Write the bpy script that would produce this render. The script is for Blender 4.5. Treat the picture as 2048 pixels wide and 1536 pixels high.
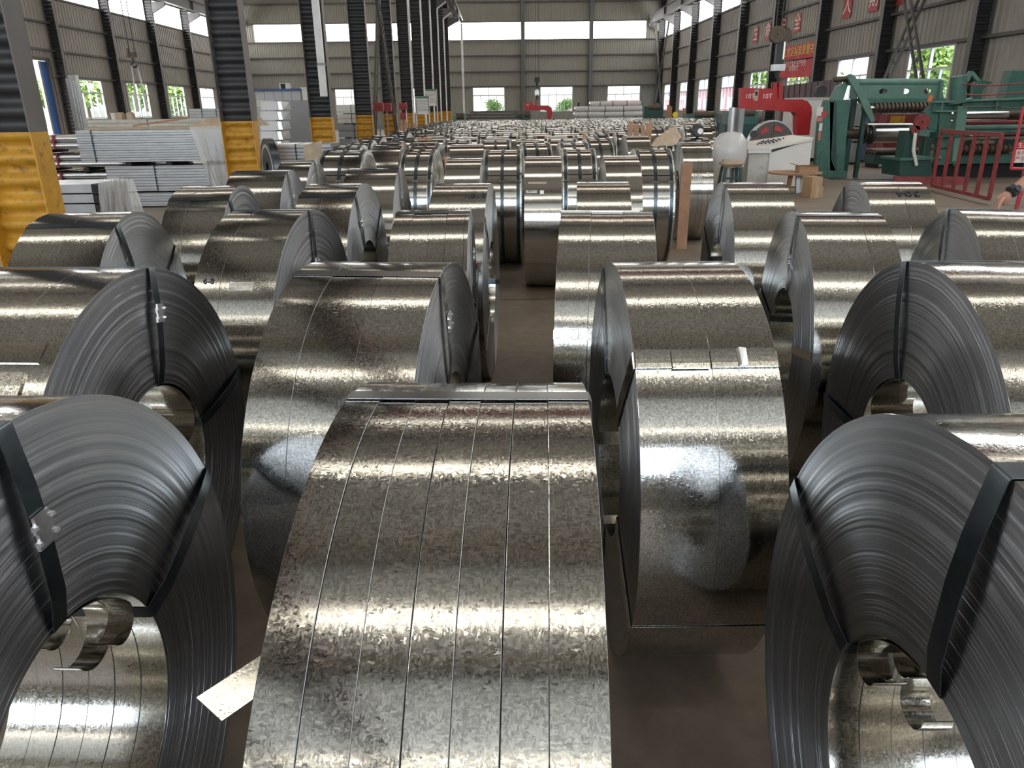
import bpy, bmesh, math, random
from mathutils import Vector, Matrix
random.seed(7)
C = bpy.context.scene.collection
sc = bpy.context.scene
PI = math.pi
rad = math.radians
for o in list(bpy.data.objects):
    bpy.data.objects.remove(o)

# ------------------------------------------------------------------ camera
FPX = 1490.0                        # focal length in pixels of the 2048 px wide frame
PITCH = math.atan(551 / FPX)
ROLL = math.atan(0.0122)
YAW = rad(0.8034)
EYE = Vector((0, 0, 1.62))
_f0 = Vector((math.sin(YAW), math.cos(YAW), 0))
_r0 = Vector((math.cos(YAW), -math.sin(YAW), 0))
_fw = _f0 * math.cos(PITCH) + Vector((0, 0, -math.sin(PITCH)))
_u0 = _f0 * math.sin(PITCH) + Vector((0, 0, math.cos(PITCH)))
_R = _r0 * math.cos(ROLL) - _u0 * math.sin(ROLL)
_U = _r0 * math.sin(ROLL) + _u0 * math.cos(ROLL)
cam_d = bpy.data.cameras.new('camera')
cam = bpy.data.objects.new('camera', cam_d)
C.objects.link(cam)
cam_d.sensor_width = 36
cam_d.lens = 36 * FPX / 2048
cam_d.clip_start = 0.05
cam_d.clip_end = 400
cam.matrix_world = Matrix(((_R.x, _U.x, -_fw.x, EYE.x), (_R.y, _U.y, -_fw.y, EYE.y),
                           (_R.z, _U.z, -_fw.z, EYE.z), (0, 0, 0, 1)))
sc.camera = cam


def ray(px, py):
    return _fw + _R * ((px - 1024) / FPX) - _U * ((py - 768) / FPX)


def at(px, py, Y):
    """point of the hall seen at that pixel at distance Y down the hall"""
    d = ray(px, py)
    return EYE + d * (Y / d.y)


def atx(px, py, X):
    d = ray(px, py)
    return EYE + d * (X / d.x)


# ------------------------------------------------------------------ light, exposure
sc.view_settings.view_transform = 'Standard'
sc.view_settings.look = 'None'
sc.view_settings.exposure = 0.28
sc.view_settings.gamma = 1.0
sc.view_settings.use_curve_mapping = False
sc.cycles.use_denoising = True
sc.cycles.max_bounces = 8
sc.cycles.diffuse_bounces = 4
sc.cycles.glossy_bounces = 5
sc.cycles.transparent_max_bounces = 8
sc.cycles.caustics_reflective = True
sc.cycles.caustics_refractive = False
sc.cycles.sample_clamp_indirect = 4.0
sc.cycles.blur_glossy = 0.6
ROOF_L = 3.3        # daylight through the translucent roof strips
BAND_L = 9.0        # daylight through the translucent wall bands
REAR_L = 6.0        # daylight through the translucent rear wall band

w = bpy.data.worlds.new('sky')
sc.world = w
w.use_nodes = True
nt = w.node_tree
bg = nt.nodes['Background']
sky = nt.nodes.new('ShaderNodeTexSky')
sky.sky_type = 'NISHITA'
sky.sun_disc = False
sky.sun_elevation = rad(52)
sky.sun_rotation = rad(200)
sky.air_density = 1.0
sky.dust_density = 3.0
nt.links.new(sky.outputs[0], bg.inputs[0])
bg.inputs[1].default_value = 1.3

# ------------------------------------------------------------------ helpers


def tag(o, label=None, cat=None, group=None, kind=None):
    if label:
        o['label'] = label
    if cat:
        o['category'] = cat
    if group:
        o['group'] = group
    if kind:
        o['kind'] = kind
    return o


def empty(name, loc=(0, 0, 0), rz=0.0):
    o = bpy.data.objects.new(name, None)
    o.empty_display_size = 0.1
    C.objects.link(o)
    o.location = loc
    o.rotation_euler = (0, 0, rz)
    return o


def thing(name, label, cat, loc=(0, 0, 0), rz=0.0, group=None):
    return tag(empty(name, loc, rz), label, cat, group)


def put(name, me, parent=None, loc=(0, 0, 0), rot=(0, 0, 0)):
    o = bpy.data.objects.new(name, me)
    C.objects.link(o)
    o.location = loc
    o.rotation_euler = rot
    if parent is not None:
        o.parent = parent
    return o


class MB:
    """collects vertices and faces for one mesh"""

    def __init__(self):
        self.v = []
        self.f = []

    def quad(self, a, b, c, d):
        n = len(self.v)
        self.v += [tuple(a), tuple(b), tuple(c), tuple(d)]
        self.f.append((n, n + 1, n + 2, n + 3))
        return self

    def hexa(self, p):
        """eight corners, bottom loop then top loop"""
        n = len(self.v)
        self.v += [tuple(q) for q in p]
        self.f += [(n + 3, n + 2, n + 1, n), (n + 4, n + 5, n + 6, n + 7)]
        for i in range(4):
            j = (i + 1) % 4
            self.f.append((n + i, n + j, n + 4 + j, n + 4 + i))
        return self

    def box(self, x0, x1, y0, y1, z0, z1):
        return self.hexa([(x0, y0, z0), (x1, y0, z0), (x1, y1, z0), (x0, y1, z0),
                          (x0, y0, z1), (x1, y0, z1), (x1, y1, z1), (x0, y1, z1)])

    def bar(self, a, b, w, h, up=(0, 0, 1)):
        """rectangular bar from a to b, w across, h along up"""
        a, b = Vector(a), Vector(b)
        d = (b - a).normalized()
        u = Vector(up)
        s = d.cross(u)
        if s.length < 1e-5:
            s = d.cross(Vector((0, 1, 0)))
        s.normalize()
        u = s.cross(d)
        s = s * (w / 2)
        u = u * (h / 2)
        return self.hexa([a - s - u, a + s - u, b + s - u, b - s - u, a - s + u, a + s + u, b + s + u, b - s + u])

    def prism(self, pts, n):
        """pts: planar loop of 3-D points, extruded by vector n"""
        k = len(self.v)
        m = len(pts)
        n = Vector(n)
        self.v += [tuple(p) for p in pts] + [tuple(Vector(p) + n) for p in pts]
        self.f.append(tuple(range(k + m - 1, k - 1, -1)))
        self.f.append(tuple(range(k + m, k + 2 * m)))
        for i in range(m):
            j = (i + 1) % m
            self.f.append((k + i, k + j, k + m + j, k + m + i))
        return self

    def tube(self, pts, r, seg=10, caps=True):
        pts = [Vector(p) for p in pts]
        k = len(self.v)
        m = len(pts)
        prev = None
        for i, p in enumerate(pts):
            d = (pts[min(i + 1, m - 1)] - pts[max(i - 1, 0)]).normalized()
            if prev is None:
                s = d.cross(Vector((0, 0, 1)))
                if s.length < 1e-4:
                    s = d.cross(Vector((1, 0, 0)))
            else:
                s = prev - d * prev.dot(d)
            s.normalize()
            prev = s
            t = d.cross(s)
            rr = r[i] if isinstance(r, (list, tuple)) else r
            for j in range(seg):
                a = 2 * PI * j / seg
                self.v.append(tuple(p + s * (math.cos(a) * rr) + t * (math.sin(a) * rr)))
        for i in range(m - 1):
            for j in range(seg):
                jj = (j + 1) % seg
                self.f.append((k + i * seg + j, k + i * seg + jj, k + (i + 1) * seg + jj, k + (i + 1) * seg + j))
        if caps:
            self.f.append(tuple(k + j for j in range(seg - 1, -1, -1)))
            self.f.append(tuple(k + (m - 1) * seg + j for j in range(seg)))
        return self

    def lathe(self, prof, seg=48, axis='X', center=(0, 0, 0), closed=False, a0=0.0, a1=2 * PI):
        """prof: (along axis, radius)"""
        k = len(self.v)
        m = len(prof)
        full = abs(a1 - a0 - 2 * PI) < 1e-6
        ns = seg if full else seg + 1
        cx, cy, cz = center
        for j in range(ns):
            a = a0 + (a1 - a0) * j / seg
            ca, sa = math.cos(a), math.sin(a)
            for (x, r) in prof:
                if axis == 'X':
                    self.v.append((cx + x, cy + r * ca, cz + r * sa))
                elif axis == 'Y':
                    self.v.append((cx + r * ca, cy + x, cz + r * sa))
                else:
                    self.v.append((cx + r * ca, cy + r * sa, cz + x))
        for j in range(seg):
            jj = (j + 1) % ns
            for i in range(m if closed else m - 1):
                ii = (i + 1) % m
                self.f.append((k + j * m + i, k + jj * m + i, k + jj * m + ii, k + j * m + ii))
        return self

    def mesh(self, name, mat, smooth=None):
        me = bpy.data.meshes.new(name)
        me.from_pydata(self.v, [], self.f)
        bm = bmesh.new()
        bm.from_mesh(me)
        bmesh.ops.recalc_face_normals(bm, faces=bm.faces)
        bm.to_mesh(me)
        bm.free()
        if smooth is not None:
            me.shade_smooth()
            me.set_sharp_from_angle(angle=rad(smooth))
        me.materials.append(mat)
        return me

    def build(self, name, mat, parent=None, smooth=None, loc=(0, 0, 0), rot=(0, 0, 0)):
        return put(name, self.mesh(name, mat, smooth), parent, loc, rot)


def copy_tree(o, parent=None):
    c = o.copy()
    C.objects.link(c)
    if parent is not None:
        c.parent = parent
    for ch in list(o.children):
        copy_tree(ch, c)
    return c


# ------------------------------------------------------------------ materials


def nodes(name):
    m = bpy.data.materials.new(name)
    m.use_nodes = True
    t = m.node_tree
    return m, t, t.nodes['Principled BSDF'], t.links


def N(t, typ, **kw):
    n = t.nodes.new(typ)
    for k, v in kw.items():
        if k.startswith('i_'):
            key = k[2:]
            n.inputs[int(key) if key.isdigit() else key].default_value = v
        else:
            setattr(n, k, v)
    return n


def ramp(t, stops):
    n = t.nodes.new('ShaderNodeValToRGB')
    el = n.color_ramp.elements
    while len(el) < len(stops):
        el.new(0.5)
    for e, (p, c) in zip(el, stops):
        e.position = p
        e.color = (c[0], c[1], c[2], 1)
    return n


def coords(t, rnd=40.0, generated=False):
    tc = t.nodes.new('ShaderNodeTexCoord')
    oi = t.nodes.new('ShaderNodeObjectInfo')
    mu = N(t, 'ShaderNodeMath', operation='MULTIPLY', i_1=rnd)
    t.links.new(oi.outputs['Random'], mu.inputs[0])
    ad = N(t, 'ShaderNodeVectorMath', operation='ADD')
    t.links.new(tc.outputs['Object'], ad.inputs[0])
    t.links.new(mu.outputs[0], ad.inputs[1])
    return tc, ad.outputs[0], oi


def paint(name, col, rough=0.5, metal=0.0, var=0.12, scale=3.0, bump=0.0, spec=0.5, dirt=None, dirt_amt=0.0):
    """painted or plain surface with mottled colour"""
    m, t, b, L = nodes(name)
    tc, co, oi = coords(t)
    n = N(t, 'ShaderNodeTexNoise', i_Scale=scale, i_Detail=6.0, i_Roughness=0.6)
    L.new(co, n.inputs['Vector'])
    lo = tuple(c * (1 - var) for c in col)
    hi = tuple(min(1, c * (1 + var)) for c in col)
    r = ramp(t, [(0.3, lo), (0.7, hi)])
    L.new(n.outputs[0], r.inputs[0])
    out = r.outputs[0]
    if dirt:
        n2 = N(t, 'ShaderNodeTexNoise', i_Scale=scale * 2.3, i_Detail=9.0, i_Roughness=0.72)
        L.new(co, n2.inputs['Vector'])
        r2 = ramp(t, [(0.52, (0, 0, 0)), (0.68, (dirt_amt,) * 3)])
        L.new(n2.outputs[0], r2.inputs[0])
        mx = N(t, 'ShaderNodeMix', data_type='RGBA')
        L.new(r2.outputs[0], mx.inputs[0])
        L.new(out, mx.inputs[6])
        mx.inputs[7].default_value = (*dirt, 1)
        out = mx.outputs[2]
    L.new(out, b.inputs['Base Color'])
    b.inputs['Roughness'].default_value = rough
    b.inputs['Metallic'].default_value = metal
    b.inputs['Specular IOR Level'].default_value = spec
    if bump:
        bp = N(t, 'ShaderNodeBump', i_Strength=bump, i_Distance=0.01)
        L.new(n.outputs[0], bp.inputs['Height'])
        L.new(bp.outputs[0], b.inputs['Normal'])
    return m


def emit(name, col, strength):
    m = bpy.data.materials.new(name)
    m.use_nodes = True
    t = m.node_tree
    t.nodes.remove(t.nodes['Principled BSDF'])
    e = N(t, 'ShaderNodeEmission')
    e.inputs[0].default_value = (*col, 1)
    e.inputs[1].default_value = strength
    t.links.new(e.outputs[0], t.nodes['Material Output'].inputs[0])
    return m


def spangle(name, lo, hi, rough=(0.08, 0.17), tilt=0.075, scale=290.0, fine=0.0):
    """hot-dip galvanised sheet: crystal flakes, each reflecting at its own slight tilt"""
    m, t, b, L = nodes(name)
    tc, co, oi = coords(t, 12.0)
    n = N(t, 'ShaderNodeTexNoise', i_Scale=scale * 0.9, i_Detail=3.0)
    L.new(co, n.inputs['Vector'])
    ns = N(t, 'ShaderNodeVectorMath', operation='SCALE')
    ns.inputs['Scale'].default_value = 1.8 / scale
    L.new(n.outputs['Color'], ns.inputs[0])
    ad = N(t, 'ShaderNodeVectorMath', operation='ADD')
    L.new(co, ad.inputs[0])
    L.new(ns.outputs[0], ad.inputs[1])
    # feathery flakes: stretched one way or the other, patch by patch
    vc = N(t, 'ShaderNodeTexVoronoi', i_Scale=scale * 0.42)
    L.new(ad.outputs[0], vc.inputs['Vector'])
    sc_ = N(t, 'ShaderNodeSeparateXYZ')
    L.new(vc.outputs['Color'], sc_.inputs[0])
    gt = N(t, 'ShaderNodeMath', operation='GREATER_THAN', i_1=0.5)
    L.new(sc_.outputs[0], gt.inputs[0])
    st = N(t, 'ShaderNodeMix', data_type='VECTOR')
    st.inputs[4].default_value = (0.55, 1.5, 1.5)
    st.inputs[5].default_value = (1.9, 0.75, 0.75)
    L.new(gt.outputs[0], st.inputs[0])
    sm_ = N(t, 'ShaderNodeVectorMath', operation='MULTIPLY')
    L.new(ad.outputs[0], sm_.inputs[0])
    L.new(st.outputs[1], sm_.inputs[1])
    vo = N(t, 'ShaderNodeTexVoronoi', i_Scale=scale)
    L.new(sm_.outputs[0], vo.inputs['Vector'])
    sub = N(t, 'ShaderNodeVectorMath', operation='SUBTRACT')
    sub.inputs[1].default_value = (0.5, 0.5, 0.5)
    L.new(vo.outputs['Color'], sub.inputs[0])
    sx = N(t, 'ShaderNodeSeparateXYZ')
    L.new(vo.outputs['Color'], sx.inputs[0])
    # patches where the crystals show more strongly, and few strong flakes among faint ones
    big = N(t, 'ShaderNodeTexNoise', i_Scale=6.0, i_Detail=4.0)
    L.new(co, big.inputs['Vector'])
    amp = N(t, 'ShaderNodeMapRange')
    amp.inputs[1].default_value = 0.36
    amp.inputs[2].default_value = 0.62
    amp.inputs[3].default_value = tilt * 0.3
    amp.inputs[4].default_value = tilt
    L.new(big.outputs[0], amp.inputs[0])
    pw = N(t, 'ShaderNodeMath', operation='POWER', i_1=1.6)
    L.new(sx.outputs[2], pw.inputs[0])
    pm = N(t, 'ShaderNodeMath', operation='MULTIPLY')
    L.new(pw.outputs[0], pm.inputs[0])
    L.new(amp.outputs[0], pm.inputs[1])
    sca = N(t, 'ShaderNodeVectorMath', operation='SCALE')
    L.new(sub.outputs[0], sca.inputs[0])
    L.new(pm.outputs[0], sca.inputs['Scale'])
    ge = N(t, 'ShaderNodeNewGeometry')
    nn = N(t, 'ShaderNodeVectorMath', operation='ADD')
    L.new(ge.outputs['Normal'], nn.inputs[0])
    L.new(sca.outputs[0], nn.inputs[1])
    nz = N(t, 'ShaderNodeVectorMath', operation='NORMALIZE')
    L.new(nn.outputs[0], nz.inputs[0])
    L.new(nz.outputs[0], b.inputs['Normal'])
    r = ramp(t, [(0.0, lo), (1.0, hi)])
    L.new(sx.outputs[1], r.inputs[0])
    # each strip a little lighter or darker
    mr = N(t, 'ShaderNodeMapRange')
    mr.inputs[3].default_value = 0.90
    mr.inputs[4].default_value = 1.06
    L.new(oi.outputs['Random'], mr.inputs[0])
    mu = N(t, 'ShaderNodeVectorMath', operation='SCALE')
    L.new(r.outputs[0], mu.inputs[0])
    L.new(mr.outputs[0], mu.inputs['Scale'])
    L.new(mu.outputs[0], b.inputs['Base Color'])
    rr = N(t, 'ShaderNodeMapRange')
    rr.inputs[3].default_value = rough[0]
    rr.inputs[4].default_value = rough[1]
    L.new(sx.outputs[0], rr.inputs[0])
    L.new(rr.outputs[0], b.inputs['Roughness'])
    b.inputs['Metallic'].default_value = 1.0
    return m


def coil_side(name, col):
    """wound strip edges on a coil's flat side: fine concentric lines"""
    m, t, b, L = nodes(name)
    tc, co, oi = coords(t, 3.0)
    sx = N(t, 'ShaderNodeSeparateXYZ')
    L.new(tc.outputs['Object'], sx.inputs[0])
    cb = N(t, 'ShaderNodeCombineXYZ')
    L.new(sx.outputs[1], cb.inputs[0])
    L.new(sx.outputs[2], cb.inputs[1])
    ln = N(t, 'ShaderNodeVectorMath', operation='LENGTH')
    L.new(cb.outputs[0], ln.inputs[0])
    mu = N(t, 'ShaderNodeMath', operation='MULTIPLY', i_1=10.0)
    L.new(oi.outputs['Random'], mu.inputs[0])
    ad = N(t, 'ShaderNodeMath', operation='ADD')
    L.new(ln.outputs['Value'], ad.inputs[0])
    L.new(mu.outputs[0], ad.inputs[1])
    n1 = N(t, 'ShaderNodeTexNoise', noise_dimensions='1D', i_Scale=55.0, i_Detail=8.0, i_Roughness=0.75)
    L.new(ad.outputs[0], n1.inputs['W'])
    n2 = N(t, 'ShaderNodeTexNoise', noise_dimensions='1D', i_Scale=420.0, i_Detail=3.0, i_Roughness=0.8)
    L.new(ad.outputs[0], n2.inputs['W'])
    h = N(t, 'ShaderNodeMath', operation='ADD')
    L.new(n1.outputs[0], h.inputs[0])
    L.new(n2.outputs[0], h.inputs[1])
    bp = N(t, 'ShaderNodeBump', i_Strength=0.22, i_Distance=0.0008)
    L.new(h.outputs[0], bp.inputs['Height'])
    L.new(bp.outputs[0], b.inputs['Normal'])
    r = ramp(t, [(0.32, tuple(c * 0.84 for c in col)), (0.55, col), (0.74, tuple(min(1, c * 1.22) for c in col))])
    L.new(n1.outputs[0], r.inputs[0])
    L.new(r.outputs[0], b.inputs['Base Color'])
    b.inputs['Metallic'].default_value = 1.0
    b.inputs['Roughness'].default_value = 0.36
    b.inputs['Anisotropic'].default_value = 0.85
    b.inputs['Anisotropic Rotation'].default_value = 0.25
    tg = N(t, 'ShaderNodeTangent', direction_type='RADIAL', axis='X')
    L.new(tg.outputs[0], b.inputs['Tangent'])
    return m


def concrete(name, col):
    m, t, b, L = nodes(name)
    tc = t.nodes.new('ShaderNodeTexCoord')
    n1 = N(t, 'ShaderNodeTexNoise', i_Scale=0.7, i_Detail=8.0, i_Roughness=0.65)
    n2 = N(t, 'ShaderNodeTexNoise', i_Scale=9.0, i_Detail=8.0, i_Roughness=0.7)
    L.new(tc.outputs['Object'], n1.inputs['Vector'])
    L.new(tc.outputs['Object'], n2.inputs['Vector'])
    r1 = ramp(t, [(0.3, tuple(c * 0.7 for c in col)), (0.7, tuple(c * 1.2 for c in col))])
    r2 = ramp(t, [(0.25, (0.72,) * 3), (0.6, (1.05,) * 3)])
    L.new(n1.outputs[0], r1.inputs[0])
    L.new(n2.outputs[0], r2.inputs[0])
    mx = N(t, 'ShaderNodeMix', data_type='RGBA', blend_type='MULTIPLY')
    mx.inputs[0].default_value = 1.0
    L.new(r1.outputs[0], mx.inputs[6])
    L.new(r2.outputs[0], mx.inputs[7])
    L.new(mx.outputs[2], b.inputs['Base Color'])
    b.inputs['Roughness'].default_value = 0.6
    bp = N(t, 'ShaderNodeBump', i_Strength=0.15, i_Distance=0.01)
    L.new(n2.outputs[0], bp.inputs['Height'])
    L.new(bp.outputs[0], b.inputs['Normal'])
    return m


def glass(name):
    m = bpy.data.materials.new(name)
    m.use_nodes = True
    t = m.node_tree
    t.nodes.remove(t.nodes['Principled BSDF'])
    a = N(t, 'ShaderNodeBsdfTransparent')
    a.inputs[0].default_value = (0.93, 0.96, 0.97, 1)
    g = N(t, 'ShaderNodeBsdfGlossy')
    g.inputs['Roughness'].default_value = 0.02
    mx = N(t, 'ShaderNodeMixShader')
    mx.inputs[0].default_value = 0.06
    t.links.new(a.outputs[0], mx.inputs[1])
    t.links.new(g.outputs[0], mx.inputs[2])
    t.links.new(mx.outputs[0], t.nodes['Material Output'].inputs[0])
    return m


def film(name, col, clear, rough=0.25):
    """milky plastic sheeting"""
    m = bpy.data.materials.new(name)
    m.use_nodes = True
    t = m.node_tree
    b = t.nodes['Principled BSDF']
    b.inputs['Base Color'].default_value = (*col, 1)
    b.inputs['Roughness'].default_value = rough
    b.inputs['Specular IOR Level'].default_value = 0.7
    a = N(t, 'ShaderNodeBsdfTransparent')
    mx = N(t, 'ShaderNodeMixShader')
    mx.inputs[0].default_value = clear
    t.links.new(b.outputs[0], mx.inputs[1])
    t.links.new(a.outputs[0], mx.inputs[2])
    t.links.new(mx.outputs[0], t.nodes['Material Output'].inputs[0])
    return m


M = {}
M['galv'] = spangle('galvanised_spangle', (0.31, 0.305, 0.285), (0.66, 0.645, 0.60))
M['galv_fine'] = spangle('galvanised_fine', (0.40, 0.392, 0.365), (0.66, 0.645, 0.605), rough=(0.08, 0.15), tilt=0.055, scale=330.0)
M['galv_bore'] = spangle('galvanised_bore', (0.50, 0.49, 0.45), (0.66, 0.64, 0.59), rough=(0.10, 0.22), tilt=0.075, scale=240.0)
M['side'] = coil_side('coil_edges', (0.42, 0.435, 0.46))
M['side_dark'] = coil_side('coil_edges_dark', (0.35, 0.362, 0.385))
M['strap'] = paint('blued_strap', (0.075, 0.092, 0.105), rough=0.28, metal=0.9, var=0.3, scale=14, spec=0.6)
M['strap_grey'] = paint('grey_strap', (0.26, 0.26, 0.26), rough=0.24, metal=1.0, var=0.2, scale=14)
M['crane_dull'] = paint('bridge_red', (0.20, 0.035, 0.03), rough=0.5)
M['seal'] = paint('bright_seal', (0.82, 0.82, 0.82), rough=0.36, metal=1.0, var=0.15, scale=60)
M['foil'] = paint('crumpled_foil', (0.70, 0.70, 0.68), rough=0.22, metal=1.0, var=0.2, scale=20, bump=0.8)
M['floor'] = concrete('shop_floor', (0.205, 0.160, 0.118))
M['joint'] = paint('floor_joint', (0.07, 0.055, 0.042), rough=0.8)
M['wall'] = paint('wall_sheet', (0.31, 0.29, 0.255), rough=0.55, var=0.10, scale=0.9, dirt=(0.20, 0.17, 0.14), dirt_amt=0.5)
M['wall_back'] = paint('wall_sheet_back', (0.255, 0.245, 0.215), rough=0.6, var=0.06, scale=0.6)
M['girt'] = paint('girt_steel', (0.085, 0.078, 0.072), rough=0.6)
M['roof'] = paint('roof_sheet', (0.72, 0.70, 0.65), rough=0.55, var=0.08, scale=0.6)
M['black'] = paint('black_steel', (0.030, 0.030, 0.032), rough=0.5, var=0.25, scale=4)
M['flange'] = paint('grey_flange', (0.115, 0.105, 0.098), rough=0.55, var=0.15, scale=3)
M['yellow'] = paint('yellow_paint', (0.50, 0.255, 0.020), rough=0.5, var=0.15, scale=5, dirt=(0.10, 0.055, 0.02), dirt_amt=0.8)
M['beam'] = paint('beam_grey', (0.10, 0.10, 0.10), rough=0.55, var=0.2)
M['glass'] = glass('window_glass')
M['frame'] = paint('white_frame', (0.62, 0.62, 0.60), rough=0.4)
M['skylight'] = emit('roof_daylight', (1.0, 0.93, 0.79), ROOF_L)
M['band'] = emit('wall_daylight', (1.0, 0.99, 0.97), BAND_L)
M['rear'] = emit('rear_daylight', (0.80, 0.90, 1.0), REAR_L)
M['red'] = paint('crane_red', (0.42, 0.016, 0.018), rough=0.42, var=0.15, scale=5, dirt=(0.14, 0.02, 0.02), dirt_amt=0.5)
M['rail_red'] = paint('rail_red', (0.20, 0.030, 0.030), rough=0.5, var=0.3, scale=8)
M['white'] = paint('white_paint', (0.66, 0.645, 0.60), rough=0.45, var=0.06, scale=2.5)
M['offwhite'] = paint('cabinet_paint', (0.50, 0.49, 0.44), rough=0.5, var=0.12, scale=4, dirt=(0.22, 0.20, 0.17), dirt_amt=0.5)
M['green'] = paint('machine_green', (0.050, 0.135, 0.105), rough=0.45, var=0.2, scale=4, dirt=(0.03, 0.05, 0.04), dirt_amt=0.6)
M['green_pale'] = paint('machine_green_pale', (0.105, 0.205, 0.165), rough=0.5, var=0.15, scale=4, dirt=(0.06, 0.12, 0.09), dirt_amt=0.4)
M['green_dark'] = paint('machine_green_dark', (0.020, 0.060, 0.050), rough=0.5, var=0.2, scale=5)
M['iron'] = paint('oily_iron', (0.085, 0.062, 0.045), rough=0.45, metal=0.5, var=0.3, scale=9)
M['chrome'] = paint('ground_roll', (0.62, 0.62, 0.62), rough=0.2, metal=1.0, var=0.08, scale=6)
M['purple'] = paint('maroon_sheet', (0.115, 0.068, 0.082), rough=0.6, var=0.08)
M['grey'] = paint('grey_cabinet', (0.26, 0.265, 0.27), rough=0.5, var=0.08)
M['bluegrey'] = paint('cabin_panel', (0.46, 0.475, 0.49), rough=0.45, var=0.05)
M['blue'] = paint('blue_paint', (0.03, 0.13, 0.42), rough=0.45)
M['blue_trim'] = paint('blue_trim', (0.05, 0.09, 0.22), rough=0.5)
M['wood'] = paint('plain_timber', (0.36, 0.20, 0.115), rough=0.65, var=0.2, scale=9)
M['card'] = paint('cardboard', (0.40, 0.255, 0.145), rough=0.8, var=0.1)
M['kraft'] = paint('kraft_sheet', (0.42, 0.33, 0.235), rough=0.7, var=0.2, scale=5)
M['film'] = film('plastic_film', (0.62, 0.59, 0.56), 0.55)
M['wrap'] = film('milky_wrap', (0.62, 0.61, 0.60), 0.12, 0.3)
M['rope'] = paint('wire_rope', (0.07, 0.065, 0.06), rough=0.6, metal=0.5)
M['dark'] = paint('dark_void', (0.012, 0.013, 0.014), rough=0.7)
M['sign_yellow'] = paint('sign_yellow', (0.80, 0.62, 0.03), rough=0.5, var=0.03)
M['ink'] = paint('ink', (0.02, 0.02, 0.04), rough=0.6)
M['chalk'] = paint('white_letters', (0.75, 0.72, 0.68), rough=0.6, var=0.03)
M['gold'] = paint('yellow_letters', (0.72, 0.55, 0.10), rough=0.6, var=0.03)
M['banner'] = paint('red_cloth', (0.52, 0.05, 0.06), rough=0.7, var=0.1)
M['board'] = paint('char_board', (0.40, 0.045, 0.05), rough=0.6, var=0.12)
M['bar'] = paint('galvanised_bar', (0.56, 0.57, 0.58), rough=0.30, metal=1.0, var=0.10, scale=5)
M['skin'] = paint('skin', (0.42, 0.22, 0.15), rough=0.5, var=0.08, scale=20)
M['cloth'] = paint('dark_cloth', (0.018, 0.018, 0.022), rough=0.85)
M['leaf'] = paint('leaf', (0.16, 0.26, 0.05), rough=0.6, var=0.45, scale=2.5)
M['bark'] = paint('bark', (0.10, 0.07, 0.05), rough=0.8)
M['pink'] = paint('pink_render', (0.56, 0.34, 0.27), rough=0.8, var=0.06, scale=0.6)
M['rose'] = paint('rose_render', (0.58, 0.16, 0.14), rough=0.8, var=0.06, scale=0.6)
M['ground'] = paint('yard_ground', (0.34, 0.32, 0.29), rough=0.8, var=0.1, scale=0.5)

# ------------------------------------------------------------------ the hall
XL, XR, YB, YR = -23.5, 15.0, 73.0, -14.0
ROOF_Z = 11.6
TIERS = [0.0, 1.32, 3.5, 4.75, 6.08, 7.32]
BAND = (7.36, 8.80)


def struct(o):
    o['kind'] = 'structure'
    return o


fl = MB().box(XL - 0.3, XR + 0.3, YR - 0.3, YB + 0.3, -0.2, 0.0).build('floor', M['floor'])
struct(fl)
for y in (6.58, 12.6, 18.6, 24.6, 0.55, -5.4):
    MB().box(-3.6, 14.6, y - 0.006, y + 0.006, 0.0, 0.0012).build('floor_joint', M['joint'], fl)
for x in (2.6, 8.6):
    MB().box(x - 0.006, x + 0.006, -13, 72, 0.0, 0.0012).build('floor_joint', M['joint'], fl)

_ribs = {}


def rib_mesh(sw, sh, pitch, mat):
    key = (round(sw, 2), round(sh, 2), pitch, mat.name)
    if key in _ribs:
        return _ribs[key]
    prof = []
    n = max(1, int(round(sw / pitch)))
    p = sw / n
    for i in range(n):
        a = i * p
        prof += [(a, 0), (a + p * 0.62, 0), (a + p * 0.70, -0.035), (a + p * 0.92, -0.035)]
    prof.append((sw, 0))
    mb = MB()
    for i, (s, d) in enumerate(prof):
        mb.v += [(s, d, 0), (s, d, sh)]
        if i:
            k = 2 * i
            mb.f.append((k - 2, k, k + 1, k - 1))
    me = bpy.data.meshes.new('wall_panel')
    me.from_pydata(mb.v, [], mb.f)
    me.materials.append(mat)
    _ribs[key] = me
    return me


WALLS = {}
for side, org, rz in (('left', (XL, 0, 0), PI / 2), ('right', (XR, 0, 0), -PI / 2), ('back', (0, YB, 0), 0.0), ('rear', (0, YR, 0), PI)):
    WALLS[side] = struct(empty('wall_' + side, org, rz))


def s_of(side, c):
    """hall coordinate (Y on the side walls, X on the end walls) to the wall's own run"""
    return {'left': c, 'right': -c, 'back': c, 'rear': -c}[side]


def panel(side, c0, c1, z0, z1, pitch=0.3):
    a, b = sorted((s_of(side, c0), s_of(side, c1)))
    mat = M['wall'] if side in ('left', 'right') else M['wall_back']
    put('wall_panel', rib_mesh(b - a + 0.004, z1 - z0, pitch, mat), WALLS[side], (a, 0, z0))


def panels(side, c0, c1, z0, z1, pitch=0.3):
    m = (c0 + c1) / 2
    panel(side, c0, m, z0, z1, pitch)
    panel(side, m, c1, z0, z1, pitch)


def band(side, c0, c1, z0, z1, mat='band'):
    a, b = sorted((s_of(side, c0), s_of(side, c1)))
    MB().box(a + 0.1, b - 0.1, 0.0, 0.03, z0, z1).build('daylight_panel', M[mat], WALLS[side])


_win = {}
win_n = [0]


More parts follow.
